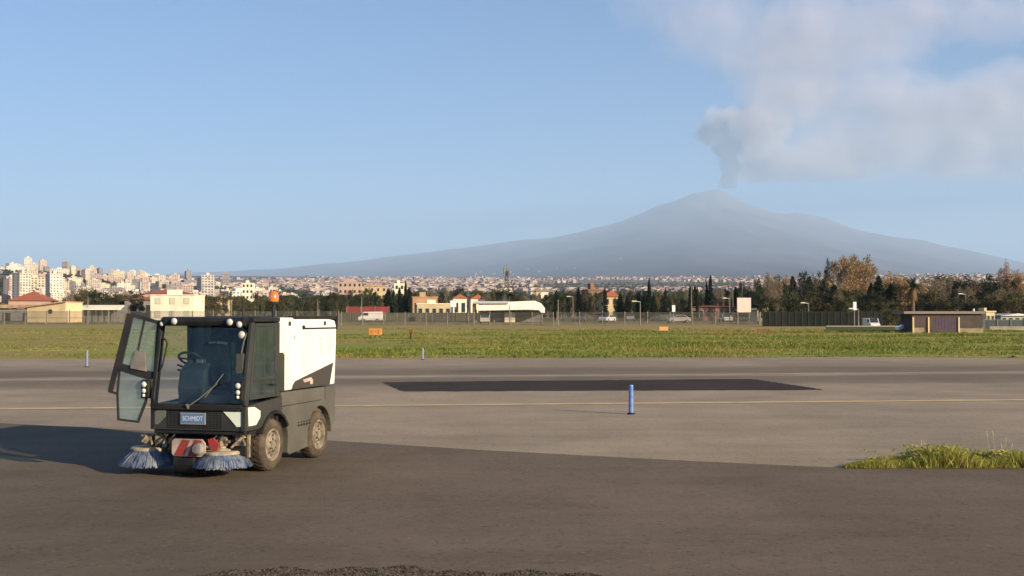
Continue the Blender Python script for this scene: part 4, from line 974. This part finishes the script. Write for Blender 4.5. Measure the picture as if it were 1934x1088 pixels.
# ==================================================================== trees
LG = {
 'cypress': ([(0.008, 0.014, 0.008), (0.015, 0.024, 0.011), (0.03, 0.04, 0.018)], .2),
 'pine': ([(0.012, 0.018, 0.011), (0.026, 0.036, 0.018), (0.055, 0.062, 0.03), (0.10, 0.098, 0.048)], .25),
 'olive': ([(0.035, 0.032, 0.016), (0.06, 0.058, 0.026), (0.10, 0.09, 0.042), (0.13, 0.11, 0.055)], .3),
 'autumn': ([(0.20, 0.115, 0.06), (0.33, 0.21, 0.115), (0.28, 0.205, 0.095), (0.44, 0.31, 0.18)], .3),
 'bare': ([(0.10, 0.07, 0.06), (0.18, 0.135, 0.095), (0.25, 0.20, 0.14), (0.17, 0.145, 0.09)], .25),
}
bark = mat("bark", (.10, .075, .05), .9, col2=(.20, .16, .12), scale=2, stretch=(3, 3, .5))
def leafquads(mb, c, r, k, s, flat=1.0, outw=None):
    for _ in range(k):
        d = Vector((rnd.gauss(0, 1), rnd.gauss(0, 1), rnd.gauss(0, 1)*flat)); d = d.normalized()*(rnd.random()**.45)
        p = Vector(c)+Vector((d.x*r[0], d.y*r[1], d.z*r[2]))
        a = Vector((rnd.gauss(0, 1), rnd.gauss(0, 1), rnd.gauss(0, 1))).normalized(); b = a.orthogonal().normalized(); q = s*rnd.uniform(.6, 1.3)
        mb.poly([p-a*q, p-b*q*.6, p+a*q, p+b*q*.6])
def tree_proto(kind, H, W, seed, name):
    rnd.seed(seed); root = empty(name, (0, -200, 0)); lm = leafmat(kind+"_leaves", *LG[kind], scale=.35)
    tb = MB(); mb = MB(); q = .20
    if kind == 'cypress':
        tb.tube((0, 0, -.3), (0, 0, H*.9), .18, .03, 7)
        n_ = 36
        for i in range(n_):
            t = i/n_; z = H*(.06+.94*t); rr_ = W/2*(min(1, t*5+.3))*(1-t**1.8)**.8*rnd.uniform(.8, 1.15)+.05
            leafquads(mb, (rnd.uniform(-.1, .1)*rr_, rnd.uniform(-.1, .1)*rr_, z), (rr_, rr_, H/n_*1.5), 52, q)
    elif kind in ('pine', 'olive'):
        lo = .18 if kind == 'olive' else .3
        tb.tube((0, 0, -.3), (0, 0, H*.6), .22, .12, 7); n_ = 26
        for i in range(n_):
            a = rnd.uniform(0, 2*pi); rr_ = rnd.random()**.5*W*.36; t = rnd.random()
            z = H*(lo+(.93-lo)*t*(1-.35*(rr_/(W*.4))**2)); c = (rr_*cos(a), rr_*sin(a), z); s_ = W*rnd.uniform(.11, .2)
            tb.tube((0, 0, min(z*.7, H*.55)), c, .06, .02, 5); leafquads(mb, c, (s_*1.15, s_*1.15, s_*.8), 62, q)
    else:
        tb.tube((0, 0, -.3), (.1, 0, H*.45), .24, .16, 7); n_ = 36
        for i in range(n_):
            a = rnd.uniform(0, 2*pi); rr_ = rnd.random()**.6*W*.42; z = H*(.26+.70*rnd.random()*(1-.3*(rr_/(W*.45))**2))
            c = Vector((rr_*cos(a), rr_*sin(a), z)); s_ = W*rnd.uniform(.11, .19)
            m_ = Vector((c.x*.35, c.y*.35, z*.62)); tb.tube((0, 0, H*.25), m_, .09, .05, 5); tb.tube(m_, c, .05, .015, 5)
            for _ in range(5):
                d = Vector((rnd.gauss(0, .6), rnd.gauss(0, .6), rnd.uniform(.2, 1))).normalized()*s_*1.3; tb.tube(c-d*.3, c+d, .022, .006, 3)
            leafquads(mb, c, (s_, s_, s_*1.25), 40 if kind == 'bare' else 85, q*(.8 if kind == 'bare' else 1))
    tb.build("trunk", bark, root, fixn=False); mb.build("crown", lm, root, fixn=False)
    return root
PROTO = {}
for kind, H, W, nm in (('cypress', 9, 2.2, 'cypress_tree'), ('pine', 8, 6, 'pine_tree'), ('olive', 6, 6.5, 'broadleaf_tree'), ('autumn', 11, 7, 'autumn_tree'), ('bare', 10, 6, 'bare_tree')):
    PROTO[kind] = [(tree_proto(kind, H, W, 11*i+len(kind), nm), H, W) for i in range(3)]
used = set()
rnd.seed(99)
def tree(kind, px, ytop, w_px, D, label=None, group=None):
    v = rnd.randrange(3); pr, H, W = PROTO[kind][v]; k = m_px(D); p = at(px, D); h = (CAM_H+(600-ytop)*k-p.z)*(1.08 if kind in ('pine', 'olive') else 1.0)
    if (kind, v) in used: o = copy_tree(pr)
    else: o = pr; used.add((kind, v))
    o.location = p; o.scale = (w_px*k/W, w_px*k/W, h/H); o.rotation_euler = (0, 0, rnd.uniform(0, 6.28))
    tag(o, label or TL[kind], 'tree', group or TG[kind]); return o
TL = {'cypress': 'dark narrow cypress in the tree line behind the airport fence', 'pine': 'dark green round crowned tree in the tree line', 'olive': 'olive green bushy tree in the tree line', 'autumn': 'golden brown leafy tree in the tree line', 'bare': 'thin greyish brown nearly bare tree in the tree line'}
TG = {'cypress': 'narrow cypresses in the tree line', 'pine': 'dark round trees in the tree line', 'olive': 'olive green trees in the tree line', 'autumn': 'golden brown trees in the tree line', 'bare': 'nearly bare trees in the tree line'}
# landmark trees
tree('cypress', 766, 531, 11, 270, 'tall lone cypress right of the salmon and cream blocks')
tree('pine', 950, 538, 40, 275, 'dark round pine at the foot of the telecom mast'); tree('pine', 975, 545, 45, 268, 'broad dark pine right of the telecom mast')
tree('cypress', 1226, 527, 13, 250, 'tallest cypress standing alone right of the yellow villa')
tree('cypress', 1342, 521, 15, 262, 'tall dark cypress above the reddish building')
tree('cypress', 1303, 538, 9, 240, 'slim cypress beside the tall pale pole'); tree('cypress', 1317, 540, 9, 243, 'slim cypress right of the tall pale pole')
tree('cypress', 1472, 521, 8, 265, 'thin cypress spire right of the pink board')
tree('autumn', 1592, 484, 62, 235, 'largest golden brown tree, left half of the tall pair'); tree('autumn', 1632, 487, 64, 240, 'large golden brown tree, right half of the tall pair')
tree('autumn', 1612, 481, 60, 238, 'tallest golden brown crown between the pair at right')
tree('pine', 1563, 488, 14, 245, 'small dark tree at the left edge of the tallest brown tree')
tree('cypress', 1660, 522, 30, 215, 'dark wide cypress in front of the golden brown trees'); tree('cypress', 1645, 535, 26, 213, 'dark cypress left of the wide one before the brown trees')
tree('autumn', 1690, 514, 60, 240, 'yellow brown tree right of the wide dark cypress')
tree('autumn', 1899, 496, 34, 225, 'tall reddish brown tree at far right'); tree('autumn', 1926, 508, 30, 222, 'reddish brown tree cut by the right edge of the view')
tree('olive', 1680, 583, 44, 150, 'low olive bush left of the purple painted building')
# palm
def palm(px, ytop, D, label):
    p = at(px, D); k = m_px(D); h = CAM_H+(600-ytop)*k-p.z; t = empty("palm_tree", p, 0, label, 'tree')
    mb = MB(); mb.tube((0, 0, -.3), (0, 0, h*.72), .35, .3, 10); mb.build("trunk", bark, t)
    gm_ = leafmat("palm_fronds", [(.02, .03, .015), (.035, .05, .02), (.05, .07, .03)], .25, 1); dm_ = leafmat("dead_fronds", [(.18, .11, .045), (.25, .16, .07), (.14, .09, .04)], .25, 1)
    for (m_, n_, e0, e1, nm) in ((gm_, 34, -.2, 1.3, "fronds"), (dm_, 40, -1.35, -.75, "dead_fronds")):
        mb = MB()
        for i in range(n_):
            a = rnd.uniform(0, 2*pi); e = rnd.uniform(e0, e1); L_ = h*rnd.uniform(.26, .36); c = Vector((0, 0, h*.74)); prev = c
            for s in range(7):
                e2_ = e-s*.13; nx = prev+Vector((cos(a)*cos(e2_), sin(a)*cos(e2_), sin(e2_)))*L_/7; sd = Vector((-sin(a), cos(a), 0))
                for q in (-1, 1):
                    for f in (0, .5):
                        b_ = prev.lerp(nx, f); tip = b_+(sd*q*.8+(nx-prev).normalized()*.5+Vector((0, 0, -.3)))*h*.06*(1.2-s/8); mb.poly([b_, b_+(nx-prev)*.45, tip])
                prev = nx
        mb.build(nm, m_, t, fixn=False)
palm(1724, 518, 200, 'palm with a skirt of golden dead fronds'); palm(1597, 543, 205, 'dark palm below the tallest brown trees')
# tree line fill: (px from, px to, ytop lo, ytop hi, width px lo hi, D lo hi, kinds, step)
for (a, b, y0, y1, w0, w1, d0, d1, kinds, st) in (
    (-20, 130, 560, 576, 14, 26, 300, 420, 'pine olive', 22), (132, 222, 541, 562, 24, 42, 280, 340, 'pine olive pine bare', 7), (120, 280, 556, 572, 20, 36, 262, 285, 'olive pine', 11), (215, 290, 546, 572, 18, 32, 290, 400, 'pine olive bare', 8),
    (370, 520, 545, 572, 14, 28, 270, 380, 'pine olive olive bare', 10), (520, 660, 546, 566, 16, 30, 265, 380, 'pine olive pine', 10), (660, 800, 543, 566, 14, 28, 275, 380, 'pine cypress olive', 10),
    (800, 935, 543, 566, 16, 30, 300, 400, 'pine olive bare', 9), (985, 1105, 543, 566, 14, 28, 270, 380, 'olive pine bare pine', 9), (1050, 1230, 545, 568, 9, 20, 255, 320, 'pine olive cypress bare', 9),
    (1165, 1300, 546, 570, 10, 22, 245, 320, 'olive cypress pine', 8), (1298, 1440, 536, 560, 10, 24, 250, 320, 'pine cypress pine bare', 6.5), (1430, 1560, 515, 550, 16, 34, 225, 300, 'pine bare cypress bare pine', 5),
    (1540, 1740, 524, 556, 22, 42, 205, 260, 'pine cypress olive pine bare', 7), (1735, 1900, 514, 542, 26, 48, 205, 290, 'pine olive bare pine', 7), (1780, 1835, 517, 535, 20, 34, 240, 280, 'bare', 13), (1880, 1990, 525, 556, 18, 34, 200, 260, 'pine bare autumn', 11),
    (1440, 1720, 548, 576, 26, 44, 180, 205, 'pine olive', 14), (1720, 1950, 542, 568, 28, 48, 180, 200, 'pine olive', 13), (1690, 1740, 512, 525, 34, 44, 235, 245, 'autumn', 22)):
    x = a
    while x < b:
        if d0 < 206 and 1700 < x < 1748: x += 9; continue
        tree(rnd.choice(kinds.split()), x+rnd.uniform(-3, 3), rnd.uniform(y0, y1)-(4 if 640 < x < 1560 else 0), rnd.uniform(w0, w1)*1.12, rnd.uniform(d0, d1)); x += st*rnd.uniform(.7, 1.3)
for kd in PROTO:
    for v in range(3):
        if (kd, v) not in used:
            o = PROTO[kd][v][0]
            for c in list(o.children): bpy.data.objects.remove(c)
            bpy.data.objects.remove(o)

# ==================================================================== city on the hill
aptw = mat("apartment_render", (1, 1, 1), .9, objrand=[(.54, .48, .40), (.56, .46, .39), (.60, .57, .50), (.46, .36, .31), (.50, .46, .44), (.58, .52, .38), (.30, .26, .25), (.22, .21, .22)])
aptwin = mat("apartment_windows", (.10, .10, .11), .3); aptroof = mat("apartment_roof", (.30, .22, .17), .9)
def apt(nm, w_, d_, floors, bays, seed):
    q = random.Random(seed); mb = MB(); fh = 3.1; H = floors*fh
    mb.use(aptw); mb.box(-w_/2, w_/2, -d_/2, d_/2, -6, H)
    mb.box(-w_*.12, w_*.12, -d_*.2, d_*.2, H+.02, H+3); mb.box(-w_/2-.2, w_/2+.2, -d_/2-.2, d_/2+.2, H-.6, H+.02)
    mb.use(aptroof); mb.box(w_*.2, w_*.38, -d_*.2, d_*.3, H+.02, H+1.6)
    for f in range(floors):
        z = f*fh+.9
        for b in range(bays):
            x = -w_/2+w_*(b+.5)/bays; ww = w_/bays*.26
            mb.use(aptwin)
            for y in (-d_/2-.06, d_/2+.06): mb.box(x-ww, x+ww, y-.05, y+.05, z, z+1.5)
            if q.random() < .4: mb.use(aptw); mb.box(x-ww*1.7, x+ww*1.7, -d_/2-1.3, -d_/2, f*fh-.1, f*fh+.9)
        mb.use(aptwin)
        for b in range(max(1, bays//2)):
            y = -d_/2+d_*(b+.5)/max(1, bays//2)
            for x in (-w_/2-.06, w_/2+.06): mb.box(x-.05, x+.05, y-.9, y+.9, z, z+1.5)
    return mb.build(nm, None, fixn=False)
PR = [apt("apartment_block", 24, 12, 8, 6, 1), apt("apartment_block", 14, 14, 11, 4, 2), apt("apartment_block", 40, 12, 6, 9, 3), apt("house_block", 12, 10, 3, 3, 4), apt("house_block", 18, 11, 4, 5, 5), apt("apartment_tower", 16, 14, 15, 4, 6), apt("apartment_block", 30, 14, 5, 7, 7)]
firstu = set()
def bld(i, x, y, s, label, group, rz, hs=1.0):
    if i in firstu: o = PR[i].copy(); C.objects.link(o)
    else: o = PR[i]; firstu.add(i)
    o.location = (x, y, height(x, y)); o.scale = (s, s, s*hs); o.rotation_euler = (0, 0, rz); return tag(o, label, 'building', group)
rnd.seed(5)
# towers with a skyline of their own
for px, yt, D, i, lb in ((52, 487, 2500, 1, 'tall pale tower block highest on the hill at far left'), (36, 500, 2480, 1, 'beige tower left of the highest pale tower'), (80, 492, 2700, 5, 'pinkish tower right of the highest pale tower'), (88, 505, 2300, 5, 'thin white tower below the pinkish tower'), (4, 505, 2200, 1, 'pale tower cut by the left edge of the view'),
        (147, 505, 2400, 1, 'tower block on the hill above the long white roof'), (211, 510, 2300, 5, 'slim pink tower right of centre on the hill'), (231, 512, 2300, 1, 'slim yellow tower on the hill above the grey house'), (250, 511, 2350, 1, 'second slim yellow tower on the hill'), (268, 512, 2350, 5, 'slim cream tower on the hill'), (355, 512, 2500, 1, 'lone white tower above the sweeper cab'),
        (426, 517, 2600, 1, 'lone pale tower above the sweeper cab roof lamps'), (20, 522, 1500, 1, 'broad pinkish block above the red farmhouse'), (66, 524, 1450, 0, 'cream block with dark side above the red farmhouse'), (103, 520, 1500, 5, 'large pale block with tall white flank at left'), (112, 532, 1400, 0, 'wide weathered pink block at left'), (134, 532, 1450, 1, 'bright yellow block right of the weathered pink one')):
    X_, Y_ = (px-967)*m_px(D), D; h = CAM_H+(600-yt)*m_px(D)-height(X_, Y_)
    base = {0: 24.8, 1: 34.1, 5: 46.5}[i]; s = max(.7, min(1.6, h/base*1.0)) if h > 0 else .8
    bld(i, X_, Y_, s, lb, 'apartment blocks on the hill', rnd.uniform(.1, .6), max(.5, h/base/s))
cnt = 0
def col_name(): return None
LB = 'pale apartment block crowded on the hillside behind the sweeper'
for _ in range(2000):
    if cnt >= 262: break
    px = rnd.uniform(-30, 640)
    if px > 480 and rnd.random() < .4: continue
    D = rnd.uniform(1050, 2750) if px < 430 else rnd.uniform(900, 2600)
    X_, Y_ = (px-967)*m_px(D), D
    i = rnd.choice((0, 2, 3, 4, 4, 6, 6, 1) if px < 420 else (3, 4, 4, 6, 3)); s = rnd.uniform(.55, .85)
    bld(i, X_, Y_, s, LB if i != 3 and i != 4 else 'small pale house crowded on the hillside behind the sweeper', 'buildings crowded on the hillside', rnd.uniform(0, 1.2)); cnt += 1
# distant town at the foot of the volcano: too many and too small to tell apart
town = mat("town_walls", (1, 1, 1), .9)
_m = town; N = _m.node_tree.nodes; L = _m.node_tree.links; g = N.new("ShaderNodeNewGeometry"); cr = N.new("ShaderNodeValToRGB"); cr.color_ramp.interpolation = 'CONSTANT'
e = cr.color_ramp.elements; e[0].color = (.30, .235, .215, 1); e[1].position = .2; e[1].color = (.25, .175, .16, 1)
for p_, c_ in ((.35, (.37, .33, .31)), (.55, (.2, .165, .165)), (.7, (.33, .275, .235)), (.85, (.14, .11, .11))):
    x_ = e.new(p_); x_.color = (*c_, 1)
L.new(g.outputs["Random Per Island"], cr.inputs[0]); L.new(cr.outputs[0], N["Principled BSDF"].inputs["Base Color"])
mb = MB(); rnd.seed(21)
for k in range(17000):
    px = rnd.uniform(-60, 2000); D = 2300*(3.0**rnd.random()) if px > 560 else rnd.uniform(2300, 5200)
    if px < 560 and rnd.random() < .5: continue
    if D > 3200 and rnd.random() < (D-3200)/4200: continue
    X_, Y_ = (px-967)*m_px(D), D; z = height(X_, Y_)
    if noise.noise(Vector((X_*.0012, Y_*.0012, 1))) < -.12: continue
    up = (z-2)/D*2150
    if up > 72 and rnd.random() < (up-72)/18: continue
    w_, d_, h_ = rnd.uniform(4, 11), rnd.uniform(4, 8), rnd.uniform(4, 11)
    mb.box(-w_, w_, -d_, d_, -8, h_, Matrix.Translation((X_, Y_, z)) @ Matrix.Rotation(rnd.uniform(0, 1.4), 4, 'Z'))
for (pxc, D, n_, sp) in ((700, 13500, 60, 900), (800, 12500, 60, 700), (600, 11500, 50, 800)):
    for _ in range(n_):
        X_, Y_ = (pxc-967)*m_px(D)+rnd.gauss(0, sp), D+rnd.gauss(0, 500); z = height(X_, Y_); w_ = rnd.uniform(6, 14); mb.box(X_-w_, X_+w_, Y_-9, Y_+9, z-20, z+rnd.uniform(5, 10))
tag(mb.build("distant_town", town, fixn=False), kind='stuff', label='pinkish sprawl of distant houses at the foot of the volcano', cat='town')
# scrub and tree cover between the distant houses
mb = MB(); rnd.seed(22)
for k in range(12000):
    px = rnd.uniform(-60, 2000); D = 420*(9**rnd.random())
    if k < 4500: px = rnd.uniform(-60, 620)
    if px < 620: D = rnd.uniform(500, 2650)
    if px < 620 and noise.noise(Vector(((px-967)*D/2150*.006, D*.004, 5))) < .05: continue
    X_, Y_ = (px-967)*m_px(D), D; z = height(X_, Y_); w_ = rnd.uniform(3, 7); h_ = rnd.uniform(4, 9)
    for j in range(9):
        a = Vector((rnd.gauss(0, 1), rnd.gauss(0, 1), rnd.gauss(0, 1))).normalized(); b = a.orthogonal().normalized()
        c = Vector((X_+rnd.gauss(0, w_*.5), Y_+rnd.gauss(0, w_*.5), z+rnd.uniform(0, h_))); q = w_*.45; mb.poly([c-a*q, c-b*q, c+a*q, c+b*q])
tag(mb.build("distant_woodland", leafmat("wood_leaves", [(0.02, 0.03, 0.015), (0.03, 0.04, 0.02), (0.05, 0.055, 0.03)], .2, .02), fixn=False), kind='stuff', label='dark green tree cover between the distant houses', cat='woodland')

# ==================================================================== smoke plume
VX, VZ = 5312.0, 3170.0
def plume():
    m = bpy.data.materials.new("volcanic_smoke"); m.use_nodes = True; N = m.node_tree.nodes; L = m.node_tree.links; N.remove(N["Principled BSDF"])
    pv = N.new("ShaderNodeVolumePrincipled"); pv.inputs["Color"].default_value = (.78, .76, .84, 1); pv.inputs["Anisotropy"].default_value = 0.0
    L.new(pv.outputs[0], N["Material Output"].inputs["Volume"])
    tc = N.new("ShaderNodeTexCoord"); P_ = tc.outputs["Object"]
    def vm(op, a, b=None, sc=None):
        t = N.new("ShaderNodeVectorMath"); t.operation = op; L.new(a, t.inputs[0])
        if b is not None:
            if isinstance(b, tuple): t.inputs[1].default_value = b
            else: L.new(b, t.inputs[1])
        if sc is not None: t.inputs[3].default_value = sc
        return t.outputs["Value"] if op in ('LENGTH', 'DOT_PRODUCT') else t.outputs[0]
    def mth(op, a, b):
        t = N.new("ShaderNodeMath"); t.operation = op
        for i, v in enumerate((a, b)):
            if isinstance(v, (int, float)): t.inputs[i].default_value = v
            else: L.new(v, t.inputs[i])
        return t.outputs[0]
    nz = N.new("ShaderNodeTexNoise"); nz.inputs["Scale"].default_value = .75; nz.inputs["Detail"].default_value = 4; nz.inputs["Roughness"].default_value = .6; L.new(P_, nz.inputs["Vector"])
    wv = vm('SCALE', vm('SUBTRACT', nz.outputs["Color"], (.5, .5, .5)), sc=1.25)
    nf = N.new("ShaderNodeTexNoise"); nf.inputs["Scale"].default_value = 2.6; nf.inputs["Detail"].default_value = 3; L.new(P_, nf.inputs["Vector"])
    nf.inputs['Scale'].default_value = 3.2; nf.inputs['Detail'].default_value = 4; fw_ = vm('SUBTRACT', nf.outputs['Color'], (.5, .5, .5))
    Qs = vm('ADD', P_, vm('SCALE', fw_, sc=.62)); Q = vm('ADD', vm('ADD', P_, wv), vm('SCALE', fw_, sc=.5))
    #       dx   dz    rx   rz  amp  sharp
    blobs = [(.02, .10, .26, .42, 2.4, 1), (.08, .55, .27, .40, 2.6, 1), (.0, .96, .40, .30, 3.0, 1), (-.34, 1.40, .52, .34, 2.4, 1), (-.08, 1.78, .48, .32, 1.3, 1), (.75, 1.5, .95, .62, 1.6, 1), (.55, .95, .5, .45, .8, 1),
             (.62, .30, .65, .65, 1.9, 0), (1.2, .65, 1.0, .75, 1.2, 0), (2.4, .70, 1.8, .9, .9, 0), (4.2, 1.0, 2.6, 1.2, .7, 0), (6.4, 1.1, 2.8, 1.3, .65, 0), (8.4, 1.5, 2.8, 1.6, .5, 0), (1.7, 2.1, 1.8, .85, .6, 0), (1.5, 2.9, 1.8, 1.0, .4, 0), (.4, 3.8, 2.5, 1.1, .28, 0), (2.9, 3.8, 2.8, 1.3, .40, 0), (4.2, 2.3, 2.3, .75, .5, 0), (6.2, 4.3, 3.2, .8, .3, 0), (-1.2, 4.6, 2.0, .9, .12, 0), (7.6, 2.6, 2.2, .6, .4, 0), (6.0, 2.0, 2.4, .7, .4, 0)]
    tot = None; shp = None; sharp = None
    for (dx, dz, rx, rz, amp, sh) in blobs:
        q = vm('MULTIPLY', vm('SUBTRACT', Qs if sh else Q, (dx, 0.0, dz)), (1/rx, 1/(max(.45, min(1.1, rx))), 1/rz))
        d = mth('SUBTRACT', 1.0, vm('DOT_PRODUCT', q, q)); d = mth('MAXIMUM', d, 0.0); d = mth('MULTIPLY', d, amp)
        tot = d if tot is None else mth('ADD', tot, d)
        if sh: sharp = d if sharp is None else mth('ADD', sharp, d)
        if sh and amp > 2: shp = d if shp is None else mth('ADD', shp, d)
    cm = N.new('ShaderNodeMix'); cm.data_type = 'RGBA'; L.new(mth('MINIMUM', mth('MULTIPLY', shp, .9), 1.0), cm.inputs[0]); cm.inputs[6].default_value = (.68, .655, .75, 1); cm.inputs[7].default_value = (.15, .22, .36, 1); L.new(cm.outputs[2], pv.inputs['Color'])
    n3 = N.new("ShaderNodeTexNoise"); n3.inputs["Scale"].default_value = 1.1; n3.inputs["Detail"].default_value = 5; L.new(Q, n3.inputs["Vector"])
    mod = N.new("ShaderNodeMapRange"); mod.inputs[1].default_value = .35; mod.inputs[2].default_value = .65; mod.inputs[3].default_value = .6; mod.inputs[4].default_value = 1.45; L.new(n3.outputs["Fac"], mod.inputs[0])
    sz = N.new('ShaderNodeSeparateXYZ'); L.new(P_, sz.inputs[0])
    fz = N.new('ShaderNodeMapRange'); fz.interpolation_type = 'SMOOTHSTEP'; fz.inputs[1].default_value = .03; fz.inputs[2].default_value = .42; L.new(sz.outputs[2], fz.inputs[0])
    soft = mth('MULTIPLY', mth('SUBTRACT', tot, sharp), fz.outputs[0]); tot = mth('ADD', soft, mth('MULTIPLY', sharp, 1.5))
    L.new(mth('MULTIPLY', mth('MULTIPLY', tot, mod.outputs[0]), 0.0017), pv.inputs["Density"])
    m.cycles.volume_step_rate = 0.25
    return m
mb = MB(); mb.box(-4.0, 11.5, -1.5, 1.5, .035, 6.2)
pl_ = mb.build("smoke_plume", plume()); pl_.location = (VX, 28000, VZ); pl_.scale = (1000, 1000, 1000)
tag(pl_, 'grey volcanic smoke rising from the summit and drifting right', 'smoke', kind='stuff')
# ==================================================================== haze
mb = MB(); mb.box(-46000, 46000, -46000, 46000, -1.0, 3203)
hm = bpy.data.materials.new("haze_air"); hm.use_nodes = True; N = hm.node_tree.nodes; N.remove(N["Principled BSDF"])
pv = N.new("ShaderNodeVolumePrincipled"); pv.inputs["Color"].default_value = (.50, .71, 1.0, 1); pv.inputs["Density"].default_value = 4.9e-5; pv.inputs["Anisotropy"].default_value = 0.0
hm.node_tree.links.new(pv.outputs[0], N["Material Output"].inputs["Volume"])
tag(mb.build("haze", hm), kind='stuff', label='thin bluish air haze over the whole plain', cat='haze')
